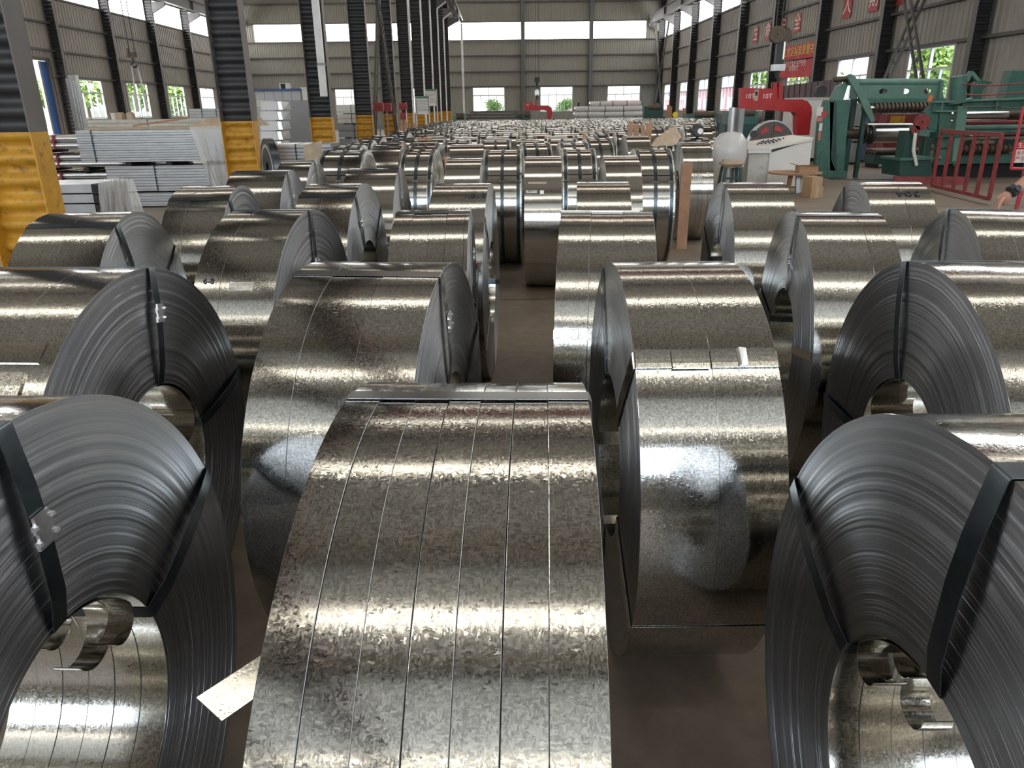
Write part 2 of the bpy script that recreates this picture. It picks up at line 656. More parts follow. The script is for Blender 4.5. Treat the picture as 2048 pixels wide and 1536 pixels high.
def window(side, c0, c1, z0=1.34, z1=3.46):
    """white framed window: two panes above, four below"""
    win_n[0] += 1
    a, b = sorted((s_of(side, c0), s_of(side, c1)))
    wall = WALLS[side]
    W, H = b - a, z1 - z0
    o = struct(empty('window_%d' % win_n[0], wall.matrix_basis @ Vector((a, 0, z0)), wall.rotation_euler.z))
    key = (round(W, 2), round(H, 2))
    if key not in _win:
        zt = H * 0.66
        f = MB()
        for x in (0, W - 0.06):
            f.box(x, x + 0.06, -0.05, 0.05, 0, H)
        for z in (0, zt - 0.03, H - 0.06):
            f.box(0.06, W - 0.06, -0.05, 0.05, z, z + 0.06)
        f.box(W / 2 - 0.03, W / 2 + 0.03, -0.05, 0.05, zt + 0.03, H - 0.06)
        fr = f.mesh('window_frame', M['frame'])
        mu = MB().box(-0.025, 0.025, -0.04, 0.04, 0.06, zt - 0.03).mesh('mullion', M['frame'])
        pt = MB().box(0.06, W / 2 - 0.03, -0.004, 0.004, zt + 0.03, H - 0.06).mesh('pane', M['glass'])
        pb = MB().box(0.06, W / 4 - 0.025, -0.004, 0.004, 0.06, zt - 0.03).mesh('pane', M['glass'])
        _win[key] = (fr, mu, pt, pb)
    fr, mu, pt, pb = _win[key]
    put('window_frame', fr, o)
    for i in (1, 2, 3):
        put('mullion', mu, o, (W * i / 4, 0, 0))
    put('pane', pt, o)
    put('pane', pt, o, (W / 2 - 0.03, 0, 0))
    for i in range(4):
        put('pane', pb, o, (i * (W / 4 - 0.012), 0, 0))
    return o


def side_bay(side, y0, y1, win=None):
    panels(side, y0, y1, TIERS[0], TIERS[1])
    if win:
        wa, wb = win
        panel(side, y0, wa, TIERS[1], TIERS[2])
        panel(side, wb, y1, TIERS[1], TIERS[2])
        window(side, wa, wb)
    else:
        panels(side, y0, y1, TIERS[1], TIERS[2])
    for z0, z1 in zip(TIERS[2:-1], TIERS[3:]):
        panels(side, y0, y1, z0, z1)
    panels(side, y0, y1, BAND[1], ROOF_Z)
    band(side, y0, y1, *BAND)


COL_Y = [6.75 + 6 * k for k in range(12)]
ry = [-14.0, -5.25] + [0.75] + COL_Y[:11] + [73.0]
for y0, y1 in zip(ry[:-1], ry[1:]):
    c = (y0 + y1) / 2
    side_bay('right', y0, y1, (c - 1.45, c + 1.45) if y0 > 23 else None)
LCOL_Y = [37.33, 43.5, 49.6, 55.8, 62.0, 68.1]
ly = [-14.0, -5.7, 0.3, 6.5, 12.6, 18.8, 25.0, 31.2] + LCOL_Y + [73.0]
DOOR = (37.6, 42.9, 4.32)
for y0, y1 in zip(ly[:-1], ly[1:]):
    c = (y0 + y1) / 2
    if abs(y0 - 37.33) < 0.01:
        panel('left', y0, y1, DOOR[2], TIERS[3])
        for z0, z1 in zip(TIERS[3:-1], TIERS[4:]):
            panels('left', y0, y1, z0, z1)
        panels('left', y0, y1, BAND[1], ROOF_Z)
        band('left', y0, y1, *BAND)
        panel('left', y0, DOOR[0], 0, DOOR[2])
        panel('left', DOOR[1], y1, 0, DOOR[2])
    else:
        side_bay('left', y0, y1, (c - 1.5, c + 1.5) if y0 > 43 else None)
bx = [-23.5, -16.2, -10.15, -4.15, 2.36, 8.44, 15.0]
bwin = [(-21.4, -18.4), (-14.76, -11.76), (-8.6, -5.6), (-2.24, 0.68), (3.91, 6.9), (10.06, 13.08)]
for (x0, x1), (wa, wb) in zip(zip(bx[:-1], bx[1:]), bwin):
    panels('back', x0, x1, 0, TIERS[1], 0.2)
    panel('back', x0, wa, TIERS[1], TIERS[2], 0.2)
    panel('back', wb, x1, TIERS[1], TIERS[2], 0.2)
    window('back', wa, wb)
    for z0, z1 in zip(TIERS[2:-1], TIERS[3:]):
        panels('back', x0, x1, z0, z1, 0.2)
    panels('back', x0, x1, BAND[1], ROOF_Z, 0.2)
    if x1 == 15.0:
        panel('back', 13.35, 15.0, BAND[0] - 0.04, BAND[1], 0.2)
        band('back', x0 - 0.02, 13.45, *BAND)
    elif x0 == -23.5:
        panel('back', -23.5, -21.4, BAND[0] - 0.04, BAND[1], 0.2)
        band('back', -21.5, x1 + 0.02, *BAND)
    else:
        band('back', x0 - 0.02, x1 + 0.02, *BAND)
for x0, x1 in zip(bx[:-1], bx[1:]):
    panels('rear', x0, x1, 0, 5.0)
    panels('rear', x0, x1, 9.2, ROOF_Z)
    band('rear', x0, x1, 5.04, 9.16, 'rear')
for side, a, b in (('left', YR, YB), ('right', -YB, -YR), ('back', XL, XR)):
    for z in (3.5, 4.75, 6.08, 7.34, 8.82, 10.4):
        if side == 'left' and z == 3.5:
            MB().box(a, DOOR[0], -0.20, -0.03, z - 0.05, z + 0.05).build('girt', M['girt'], WALLS[side])
            MB().box(DOOR[1], b, -0.20, -0.03, z - 0.05, z + 0.05).build('girt', M['girt'], WALLS[side])
            continue
        MB().box(a, b, -0.20, -0.03, z - 0.05, z + 0.05).build('girt', M['girt'], WALLS[side])

# roof: sheets between translucent strips, dark rafters
STRIPS = [-12.2 + 10.1 * i for i in range(9)]
roof = struct(empty('ceiling', (0, 0, ROOF_Z)))
edges = [YR]
for y in STRIPS:
    edges += [y - 0.48, y + 0.48]
edges.append(YB)
for i in range(0, len(edges), 2):
    put('roof_sheet', rib_mesh(XR - XL, edges[i + 1] - edges[i], 0.45, M['roof']), roof, (XL, edges[i], 0), (-PI / 2, 0, 0))
for y in STRIPS:
    for x0, x1 in ((XL, -4.2), (-4.1, XR)):
        MB().box(x0, x1, y - 0.47, y + 0.47, 0, 0.03).build('skylight_strip', M['skylight'], roof)
for y in COL_Y + [0.75, -5.25]:
    MB().box(XL, XR, y - 0.10, y + 0.10, -0.62, -0.06).build('rafter', M['beam'], roof)

# ------------------------------------------------------------------ steel columns with corrugated webs


def web_mesh(z0, z1, mat, name):
    mb = MB()
    n = int((z1 - z0) / 0.0235)
    for i in range(n + 1):
        z = z0 + (z1 - z0) * i / n
        y = 0.034 * max(-0.8, min(0.8, 1.25 * math.sin(2 * PI * z / 0.188)))
        mb.v += [(-0.243, y, z), (0.243, y, z)]
        if i:
            k = 2 * i
            mb.f.append((k - 2, k - 1, k + 1, k))
    me = bpy.data.meshes.new(name)
    me.from_pydata(mb.v, [], mb.f)
    me.shade_smooth()
    me.materials.append(mat)
    return me


FOOT = 1.48
COLH = 10.95
ME_WEB_FOOT = web_mesh(0, FOOT, M['yellow'], 'foot_web')
ME_WEB = web_mesh(FOOT, COLH, M['black'], 'web')
ME_WEB_ALL = web_mesh(0, COLH, M['black'], 'web')


def fl_mesh(z0, z1, mat, name):
    return MB().box(-0.007, 0.007, -0.13, 0.13, z0, z1).mesh(name, mat)


ME_FL = fl_mesh(FOOT, COLH, M['flange'], 'flange')
ME_FL_FOOT = fl_mesh(0, FOOT, M['yellow'], 'foot_flange')
ME_FL_ALL = fl_mesh(0, COLH, M['flange'], 'flange')
ME_BRK = MB().prism([(0.25, -0.09, 8.55), (1.15, -0.09, 8.55), (1.15, -0.09, 8.32), (0.25, -0.09, 7.85)], (0, 0.18, 0)).mesh('bracket', M['beam'])
ME_PL = MB().box(-0.34, 0.34, -0.2, 0.2, 0, 0.025).mesh('base_plate', M['flange'])


def column(label, x, y, foot=False, group=None, brk=(1,)):
    o = thing('steel_column', label, 'column', (x, y, 0), 0, group)
    put('base_plate', ME_PL, o)
    if foot:
        put('foot_web', ME_WEB_FOOT, o)
        put('web', ME_WEB, o, (0, 0, 0))
        for s in (-0.25, 0.25):
            put('foot_flange', ME_FL_FOOT, o, (s, 0, 0))
            put('flange', ME_FL, o, (s, 0, 0))
    else:
        put('web', ME_WEB_ALL, o)
        for s in (-0.25, 0.25):
            put('flange', ME_FL_ALL, o, (s, 0, 0))
    for s in brk:
        put('bracket', ME_BRK, o, (0, 0, 0), (0, 0, 0 if s > 0 else PI))
    return o


ordn = ['nearest', 'second', 'third', 'fourth', 'fifth', 'sixth', 'seventh', 'eighth', 'ninth', 'tenth', 'eleventh', 'twelfth', 'thirteenth', 'fourteenth']
extra = {0: 'nearest yellow footed column, large at the left edge', 1: 'yellow footed black column just left of the white cabin',
         2: 'yellow footed column with a pale duct running down it', 3: 'yellow footed column beside the crossed lattice bracing on its left'}
for k, y in enumerate(COL_Y[:11]):
    lab = extra.get(k, '%s yellow footed black column from the front in the middle row' % ordn[k])
    column(lab, -4.15, y, True, 'yellow footed columns in the middle row', (1, -1))
for k, y in enumerate(COL_Y[3:11]):
    column('%s black ribbed column from the front along the right wall' % ordn[k], 14.72, y, False, 'black columns on the right wall', (-1,))
column('black ribbed column in the far right corner of the hall', 14.72, 72.6, False, 'black columns on the right wall', (-1,))
for k, y in enumerate(LCOL_Y):
    lab = '%s black ribbed column from the front along the left wall' % ordn[k] if k else 'black column hidden left of the open doorway on the left wall'
    if k == 1:
        lab = 'black ribbed column beside the blue door leaf on the left wall'
    column(lab, XL + 0.28, y, False, 'black columns on the left wall', (1,))
for k, x in enumerate((-16.2, -10.15, 2.36, 8.44)):
    o = MB().box(x - 0.17, x + 0.17, YB - 0.42, YB - 0.40, 0, 11).box(x - 0.17, x + 0.17, YB - 0.08, YB - 0.06, 0, 11).box(x - 0.01, x + 0.01, YB - 0.4, YB - 0.08, 0, 11).build('wall_post', M['beam'])
    tag(o, ['plain grey post on the back wall behind the cabin', 'plain grey post on the back wall behind the middle columns', 'plain grey post on the back wall right of the left window', 'plain grey post on the back wall left of the right window'][k], 'post', 'grey posts on the back wall')
# crane girders
for x, lab in ((13.75, 'grey crane girder running along the right wall'), (-22.15, 'grey crane girder running along the left wall'),
               (-3.2, 'grey crane girder on the right side of the middle columns'), (-5.1, 'grey crane girder on the left side of the middle columns')):
    o = thing('crane_girder', lab, 'girder', (x, 0, 8.57))
    MB().box(-0.17, 0.17, YR + 0.1, YB - 0.6, 0, 0.025).build('bottom_flange', M['flange'], o)
    MB().box(-0.008, 0.008, YR + 0.1, YB - 0.6, 0.025, 0.62).build('girder_web', M['beam'], o)
    MB().box(-0.17, 0.17, YR + 0.1, YB - 0.6, 0.62, 0.65).build('top_flange', M['flange'], o)
    MB().box(-0.03, 0.03, YR + 0.1, YB - 0.6, 0.65, 0.73).build('crane_rail', M['iron'], o)
    st = MB()
    for y in COL_Y:
        st.box(-0.16, 0.16, y - 0.01, y + 0.01, 0.03, 0.6)
    st.build('stiffener', M['beam'], o)['kind'] = 'stuff'
tag(MB().box(-2.93, -2.87, -10, 72, 8.86, 8.93).build('conductor_rail', paint('conductor_pink', (0.55, 0.30, 0.27), rough=0.4)),
    'thin pinkish conductor rail beside the middle crane girder', 'rail')


def lattice(name, label, x, y0, y1, z0, z1, wd=0.36, r=0.075):
    """crossed bracing: two laced struts of paired angles"""
    o = thing(name, label, 'bracing', (x, (y0 + y1) / 2, 0), 0, 'crossed lattice bracing between columns')
    for i, (ya, yb) in enumerate(((y0, y1), (y1, y0))):
        a, b = Vector((0, ya - (y0 + y1) / 2, z0)), Vector((0, yb - (y0 + y1) / 2, z1))
        off = 0.06 if i else -0.06
        a.x += off
        b.x += off
        d = (b - a).normalized()
        n = Vector((0, d.z, -d.y)) * (wd / 2)
        for s in (-1, 1):
            MB().bar(a + n * s, b + n * s, r, r, (1, 0, 0)).build('brace_angle', M['girt'], o)
        L = (b - a).length
        m = int(L / 0.75)
        rg = MB()
        for j in range(1, m):
            p = a + d * (L * j / m)
            rg.bar(p - n, p + n, 0.05, 0.05, (1, 0, 0))
        rg.build('lacing', M['girt'], o)['kind'] = 'stuff'
    return o


lattice('cross_bracing', 'large crossed lattice bracing above the green machine', 14.1, 25.1, 30.4, 0.3, 8.4)
lattice('cross_bracing', 'crossed lattice bracing in the far right corner', 14.1, 67.1, 72.2, 0.3, 8.4)
lattice('cross_bracing', 'crossed lattice bracing between the middle columns', -3.92, 25.0, 30.5, 0.2, 8.4)

# overhead bridge crane above the frame (its red underside shows in the coils)
o = thing('bridge_crane', 'red overhead bridge crane above the frame, mirrored in the coils', 'crane', (5.3, 20, 9.3))
MB().box(-8.4, 8.4, -1.3, -0.8, 0.1, 1.0).box(-8.4, 8.4, 0.8, 1.3, 0.1, 1.0).build('bridge_girder', M['crane_dull'], o)
MB().box(-8.6, -8.2, -1.9, 1.9, 0.02, 0.5).build('end_carriage', M['crane_dull'], o)
MB().box(8.2, 8.6, -1.9, 1.9, 0.02, 0.5).build('end_carriage', M['crane_dull'], o)
MB().box(1.2, 2.6, -0.78, 0.78, 0.3, 1.3).build('trolley', M['iron'], o)

# doorway on the left wall: reveal and blue leaf
d = struct(empty('door_1', (XL, 0, 0), PI / 2))
MB().box(DOOR[0] - 0.05, DOOR[0] + 0.08, -0.1, 0.12, 0, DOOR[2]).box(DOOR[1] - 0.08, DOOR[1] + 0.05, -0.1, 0.12, 0, DOOR[2]).box(DOOR[0], DOOR[1], -0.1, 0.12, DOOR[2] - 0.1, DOOR[2] + 0.06).build('door_frame', M['girt'], d)
MB().box(DOOR[1] - 0.62, DOOR[1] - 0.10, 0.10, 0.18, 0.05, DOOR[2] - 0.12).build('door_leaf', M['blue'], d)
MB().box(DOOR[1] - 0.80, DOOR[1] - 0.62, 0.08, 0.2, 0.05, DOOR[2] - 0.12).build('leaf_edge', M['grey'], d)

# ------------------------------------------------------------------ outside
tag(MB().box(-70, 60, -40, 130, -0.5, -0.22).build('yard', M['ground']), kind='structure')


def house(name, label, x0, x1, y0, y1, h, mat, face):
    o = thing(name, label, 'building', ((x0 + x1) / 2, (y0 + y1) / 2, -0.25), 0, 'buildings outside')
    a, b = (x1 - x0) / 2, (y1 - y0) / 2
    MB().box(-a, a, -b, b, 0, h).build('walls', mat, o)
    MB().box(-a - 0.3, a + 0.3, -b - 0.3, b + 0.3, h, h + 0.35).build('roof', M['white'], o)
    wm = MB().box(-0.7, 0.7, -0.04, 0.04, 0, 1.5).mesh('window', M['frame'])
    run = b if face in 'xX' else a
    n = int(run * 2 / 3.2)
    for z in (1.2, 4.4):
        if z + 2 > h:
            continue
        for i in range(n):
            s = -run + (i + 0.5) * 2 * run / n
            if face == 'x':
                put('window', wm, o, (-a - 0.01, s, z), (0, 0, PI / 2))
            elif face == 'X':
                put('window', wm, o, (a + 0.01, s, z), (0, 0, PI / 2))
            else:
                put('window', wm, o, (s, -b - 0.01, z))
    return o


house('pink_house', 'pink rendered building outside the open doorway', -52, -36, 48, 63.2, 9, M['pink'], 'X')
house('rose_house', 'red walled building seen through the right wall windows', 24, 34, 80, 112, 3.6, M['rose'], 'x')
house('pale_house', 'pale building outside the back wall windows', -12, 2, 92, 100, 3.4, M['white'], 'y')
house('far_red_house', 'low red building outside the right back window', 9, 21, 90, 98, 2.6, M['rose'], 'y')


def crown(n, rx, rz, seed):
    rnd = random.Random(seed)
    mb = MB()
    blobs = [(Vector((rnd.uniform(-.6, .6) * rx, rnd.uniform(-.6, .6) * rx, rnd.uniform(-.6, .6) * rz)), rnd.uniform(.4, .6)) for _ in range(7)]
    for i in range(n):
        c, f = rnd.choice(blobs)
        while True:
            v = Vector((rnd.uniform(-1, 1), rnd.uniform(-1, 1), rnd.uniform(-1, 1)))
            if 0.3 < v.length < 1:
                break
        p = c + Vector((v.x * rx * f, v.y * rx * f, v.z * rz * f))
        s = rnd.uniform(0.10, 0.22)
        a = Vector((rnd.uniform(-1, 1), rnd.uniform(-1, 1), rnd.uniform(-1, 1))).normalized()
        b = a.cross(Vector((rnd.uniform(-1, 1), rnd.uniform(-1, 1), rnd.uniform(-1, 1)))).normalized()
        mb.quad(p - a * s, p + b * s * .5, p + a * s, p - b * s * .5)
    return mb.mesh('foliage', M['leaf'])


CR = [crown(1500, 1.9, 1.6, i) for i in range(3)]
TR = MB().tube([(0, 0, 0), (0.05, 0.02, 1.2), (0, 0.05, 2.6)], [0.14, 0.11, 0.07], 8).mesh('trunk', M['bark'])
trees = [(18.6, 34.2, 'leafy tree close outside the window above the green machine'), (18.6, 56.4, 'leafy tree outside the window behind the red lifting hook'),
         (-28.2, 55.4, 'leafy tree outside the first left wall window'), (-28.0, 62.8, 'leafy tree outside the second left wall window'),
         (-28.0, 70.2, 'leafy tree outside the third left wall window'), (-32.5, 57.0, 'leafy tree seen beyond the open doorway'),
         (-0.2, 79.5, 'leafy bush outside the left back window'), (6.6, 80.0, 'leafy bush outside the middle back window'),
         (11.2, 82.0, 'leafy bush outside the right back window'), (18.6, 49.0, 'leafy tree outside beside the two red banners')]
for i, (x, y, lab) in enumerate(trees):
    o = thing('leafy_tree', lab, 'tree', (x, y, -0.25), i * 1.3, 'trees outside')
    k = 0.62 if 'bush' in lab else 1.0
    o.scale = (k, k, k)
    put('trunk', TR, o)
    put('foliage', CR[i % 3], o, (0, 0, 2.9))['kind'] = 'stuff'

# ------------------------------------------------------------------ steel coils
RIN = 0.254


def face_profile(R, rin, n, x, sgn, rnd, amp):
    """wound edges seen from the side: many fine steps between R and rin"""
    pts = []
    off = 0.0
    for i in range(n):
        r0 = R - (R - rin) * i / n
        r1 = R - (R - rin) * (i + 1) / n
        off = 0.55 * off + rnd.uniform(-amp, amp)
        if rnd.random() < 0.10:
            off += rnd.choice((-1, 1)) * amp * 1.6
        pts += [(x + sgn * off, r0), (x + sgn * off, r1 + 0.0002)]
    return pts


def ring_mesh(R, wd, seg, nl=1, nr=1, seed=0, amp=0.00024, mats=None, rin=RIN):
    """one slit strip wound up: axis along local X from 0 to wd"""
    rnd = random.Random(seed)
    outer = [(0.0, R - 0.0006), (0.0006, R), (wd - 0.0006, R)]
    right = face_profile(R - 0.0006, rin, nr, wd, 1, rnd, amp) if nr > 1 else [(wd, R - 0.0006), (wd, rin + 0.0005)]
    bore = [(wd - 0.0006, rin), (0.0006, rin)]
    left = face_profile(R - 0.0006, rin, nl, 0, -1, rnd, amp)[::-1] if nl > 1 else [(0.0, rin + 0.0005)]
    prof = outer + right + bore + left
    no, nrr, nb = len(outer), len(right), len(bore)
    m = len(prof)
    cs = [(math.cos(2 * PI * j / seg), math.sin(2 * PI * j / seg)) for j in range(seg)]
    v = [(x, r * c, r * s) for (c, s) in cs for (x, r) in prof]
    f = []
    mi = []
    seg_mat = []
    for i in range(m):
        if i < no - 1:
            seg_mat.append(0)
        elif i < no + nrr - 1:
            seg_mat.append(1)
        elif i < no + nrr + nb - 1:
            seg_mat.append(2)
        else:
            seg_mat.append(1)
    for j in range(seg):
        jj = (j + 1) % seg
        for i in range(m):
            ii = (i + 1) % m
            f.append((j * m + i, j * m + ii, jj * m + ii, jj * m + i))
            mi.append(seg_mat[i])
    me = bpy.data.meshes.new('strip_ring')
    me.from_pydata(v, [], f)
    for mm in (mats or (M['galv'], M['side'], M['galv_bore'])):
        me.materials.append(mm)
    me.polygons.foreach_set('material_index', mi)
    me.shade_smooth()
    me.set_sharp_from_angle(angle=rad(28))
    return me


def strap_mesh(wd, R, width, mat, bulge=(0.006, 0.006), rin=RIN):
    """steel band through the eye of the coil: across the outside, down both sides, through the bore"""
    h = wd / 2
    t = 0.0022
    bl, br = bulge
    loop = [(-h - 0.002, R + t), (h + 0.002, R + t), (h + 0.005, R - 0.002), (h + br, R - 0.10), (h + br * 1.2, (R + rin) / 2), (h + br, rin + 0.06), (h + 0.004, rin + 0.001),
            (h - 0.004, rin - t), (-h + 0.004, rin - t), (-h - 0.004, rin + 0.001), (-h - bl, rin + 0.06), (-h - bl * 1.2, (R + rin) / 2), (-h - bl, R - 0.10), (-h - 0.005, R - 0.002)]
    cx, cr = 0.0, (R + rin) / 2
    mb = MB()
    n = len(loop)
    b = width / 2
    for (x, r) in loop:
        d = Vector((x - cx, r - cr))
        d.normalize()
        xi, ri = x - d.x * 0.0016, r - d.y * 0.0016
        mb.v += [(x, r, -b), (x, r, b), (xi, ri, b), (xi, ri, -b)]
    for i in range(n):
        j = (i + 1) % n
        for k in range(4):
            kk = (k + 1) % 4
            mb.f.append((4 * i + k, 4 * i + kk, 4 * j + kk, 4 * j + k))
    return mb.mesh('strap', mat, 35)


def seal_mesh():
    """crimped strapping seal with notched edges"""
    mb = MB()
    for k in range(4):
        y0 = -0.027 + k * 0.0135
        wz = 0.021 if k % 2 == 0 else 0.0175
        mb.hexa([(0, y0, -wz), (0, y0, wz), (0, y0 + 0.0135, wz), (0, y0 + 0.0135, -wz),
                 (0.005, y0, -wz + 0.001), (0.005, y0, wz - 0.001), (0.005, y0 + 0.0135, wz - 0.001), (0.005, y0 + 0.0135, -wz + 0.001)])
    for y, z in ((-0.015, 0.02), (0.012, 0.02), (-0.014, -0.02), (0.014, -0.02)):
        mb.hexa([(0.001, y - 0.004, z - 0.004), (0.001, y - 0.004, z + 0.004), (0.001, y + 0.004, z + 0.004), (0.001, y + 0.004, z - 0.004),
                 (0.010, y - 0.002, z - 0.003), (0.010, y - 0.002, z + 0.003), (0.009, y + 0.003, z + 0.003), (0.009, y + 0.003, z - 0.003)])
    return mb.mesh('seal', M['seal'])


ME_SEAL = seal_mesh()


def tail_mesh(wd, a0, a1, curl, rin=RIN, n=34):
    """loose inner end of a strip: follows the bore from a0 to a1 degrees, then curls away from it"""
    mb = MB()
    r = rin - 0.004
    a = rad(a0)
    y, z = r * math.cos(a), r * math.sin(a)
    L1 = rad(a0 - a1) * r
    L2 = curl * 3.4
    hd = a - PI / 2
    ds = (L1 + L2) / n
    for i in range(n + 1):
        ny, nz = math.sin(hd), -math.cos(hd)
        for x in (0.0, wd):
            mb.v.append((x, y, z))
            mb.v.append((x, y + ny * 0.0015, z + nz * 0.0015))
        if i:
            k = 4 * i
            mb.f += [(k - 4, k, k + 2, k - 2), (k - 3, k - 1, k + 3, k + 1), (k - 4, k - 3, k + 1, k), (k - 2, k + 2, k + 3, k - 1)]
        s = i * ds
        hd -= ds * (1 / (r * 0.99) if s < L1 else 1 / curl)
        y += math.cos(hd) * ds
        z += math.sin(hd) * ds
    return mb.mesh('inner_tail', M['galv_bore'], 40)


def coil(label, X, Y, wd, phi, R, cuts, straps=(), side=1, det=(160, 44), strap_w=0.032, strap_mat=('strap', 'strap', 'galv', 'galv', 'galv'), seals=(), bulge=0.008,
         tails=(), group=None, sidemat='side', mat='galv', seed=0, step=0.0022):
    """cuts: inner joints between the slit strips, measured from the middle of the coil"""
    o = thing('steel_coil', label, 'coil', (X, Y, 0), -rad(phi), group or 'slit galvanised coils in the front rows')
    rnd = random.Random(seed + int(1000 * abs(X) + 100 * Y))
    e = [-wd / 2] + sorted(cuts) + [wd / 2]
    mats = (M[mat], M[sidemat], M['galv_bore'])
    rings = []
    for i in range(len(e) - 1):
        g0 = 0 if i == 0 else rnd.uniform(0.0, 0.0003)
        g1 = 0 if i == len(e) - 2 else (rnd.uniform(0.0, 0.0003) if rnd.random() < 0.6 else 0.0012)
        sw = e[i + 1] - e[i] - g0 - g1
        Ri = R - (rnd.uniform(0, step) if i not in (0, len(e) - 2) else 0)
        me = ring_mesh(Ri, sw, det[0], det[1] if i == 0 and side < 0 else 1, det[1] if i == len(e) - 2 and side > 0 else 1, rnd.random(), mats=mats)
        rings.append(put('strip_ring', me, o, (e[i] + g0, 0, R)))
    for (idx, a0, a1, drop) in tails:
        sw = e[idx + 1] - e[idx] - 0.006
        put('inner_tail', tail_mesh(sw, a0, a1, drop), rings[idx], (0.002, 0, 0))
    sm = {}
    for i, a in enumerate(straps):
        mt = strap_mat if not isinstance(strap_mat, (list, tuple)) else strap_mat[i]
        bu = bulge if i == 0 else bulge * rnd.uniform(0.5, 1.2)
        s = put('strap', strap_mesh(wd, R, strap_w, M[mt], (bu, bu)), o, (0, 0, R), (rad(a), 0, 0))
        if i in seals:
            sm_r = RIN + (R - RIN) * seals[i]
            put('seal', ME_SEAL, s, (side * (wd / 2 + bu * 1.15 + 0.001), sm_r, 0), (0, 0, 0 if side > 0 else PI))
    return o


def five(a, d=70):
    return (a, a - d, a + d, a - 2 * d - 5, a + 2 * d + 5)


def even(wd, n):
    return [-wd / 2 + wd * i / n for i in range(1, n)]


NEAR = (192, 70)
MIDC = (144, 48)
# front row
front = coil('central front coil of seven spangled strips, seen straight from above', -0.055, 0.995, 0.360, 3.3, 0.608,
             [-0.129, -0.076, -0.025, 0.022, 0.072, 0.12], five(85, 72), 1, (256, 24), strap_mat=('strap_grey', 'strap', 'galv', 'galv', 'galv'), strap_w=0.040, step=0.003)
coil('left foreground coil filling the lower left corner, a bright crimped seal on its strap', -0.875, 1.003, 0.33, 3.1, 0.603,
     even(0.33, 6), (91.3, 23.3, 200), 1, (256, 90), seals={0: 0.52}, bulge=0.016, strap_w=0.036,
     tails=((2, 120, 58, 0.055), (3, 110, 48, 0.045), (4, 100, 40, 0.060), (5, 95, 44, 0.040), (1, 200, 168, 0.03)))
coil('right foreground coil cut by the lower right corner, broad dark strap over its side', 0.801, 0.830, 0.414, 1.1, 0.606,
     even(0.414, 7), (95, 27, 205), -1, (256, 90), bulge=0.016, strap_w=0.036,
     tails=((0, 84, 40, 0.035), (1, 88, 42, 0.030), (2, 94, 6, 0.040), (3, 80, 46, 0.03)))
# second row
coil('tall spangled coil behind the central front coil on its left, strap across its top', -0.366, 2.190, 0.420, 7.5, 0.595,
     [-0.095, 0.052], five(98.5, 72), 1, NEAR, strap_mat=('strap_grey', 'strap', 'galv', 'galv', 'galv'), seals={0: 0.58}, bulge=0.012, strap_w=0.040)
k_coil = coil('coil right of the central front coil, galvanised strap with tabs across its face', 0.504, 2.115, 0.348, 0.9, 0.596,
              [0.012], (62, 132, 204, -13, -84), -1, NEAR, strap_mat=('strap', 'galv', 'galv', 'galv', 'galv'), strap_w=0.046, bulge=0.006, seed=3)
l2_coil = coil('left second row coil with a seal on its black strap, round eye showing', -1.262, 2.095, 0.455, 4.1, 0.602,
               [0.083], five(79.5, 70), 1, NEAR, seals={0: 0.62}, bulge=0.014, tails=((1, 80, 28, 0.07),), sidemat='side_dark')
coil('right second row coil with a long glossy strap down its ridged side', 1.385, 2.008, 0.40, 3.8, 0.600,
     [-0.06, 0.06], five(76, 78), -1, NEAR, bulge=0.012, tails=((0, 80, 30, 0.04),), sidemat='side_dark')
# third row
coil('far left third row coil in front of the large yellow column', -1.867, 3.490, 0.369, -4, 0.597, [0.0], five(108, 72), 1, MIDC, seals={0: 0.28}, bulge=0.010, strap_w=0.038)
l3b = coil('third row coil left of centre with a pasted tag on its strip', -1.028, 3.447, 0.338, 5.2, 0.600, [-0.06], five(88, 72), 1, MIDC, seals={0: 0.30}, strap_w=0.034)
coil('third row centre left coil of four strips, thin edges stepped on its right', -0.292, 3.410, 0.323, 0.4, 0.597, [-0.082, -0.005, 0.067, 0.145], five(95, 72), 1, MIDC, seals={0: 0.45})
n3 = coil('third row centre right coil of three strips with silver foil pieces low down', 0.473, 3.335, 0.395, 7.3, 0.594, [-0.066, 0.07], (161, 89, 17, -55), -1, MIDC, strap_mat='galv_fine', strap_w=0.036, bulge=0.004)
coil('third row right coil with an open round eye beside the aisle', 1.442, 3.227, 0.334, 9.0, 0.592, [0.059], (96, 12, 168, 240), -1, MIDC, bulge=0.008, tails=((0, 110, 40, 0.04), (1, 70, 20, 0.04)), seals={0: 0.42})
coil('third row coil cut by the right edge of the frame, below the hand', 2.180, 3.220, 0.390, 13, 0.592, even(0.39, 3), five(79, 72), -1, MIDC, bulge=0.010, strap_w=0.036)
# fourth row
coil('fourth row coil at the left, behind the far left third row coil', -1.756, 4.715, 0.340, -2.5, 0.598, [-0.05, 0.06], five(114, 72), 1, (112, 40), strap_w=0.034)
coil('fourth row coil left of centre, brightly speckled left half', -0.989, 4.709, 0.329, 3.2, 0.600, [-0.02], five(113, 72), 1, (112, 40), seals={0: 0.5})
m4 = coil('fourth row centre coil with numbers penned on top', -0.212, 4.616, 0.321, 4.4, 0.600, [-0.05, 0.03], five(60, 72), 1, (112, 40))
coil('fourth row low bright coil right of centre, in front of the strapped coils', 0.622, 4.594, 0.305, 5.6, 0.600, [], (20, 200), -1, (112, 12), mat='galv')
coil('fourth row coil on the right in front of the wooden board and stool', 1.485, 4.475, 0.340, 6.1, 0.598, [0.02], five(97, 72), -1, (112, 40))
r4b = coil('fourth row coil on the far right with three figures penned on its shoulder', 2.268, 4.448, 0.339, 10, 0.597, [0.02], five(63, 72), -1, (112, 40))
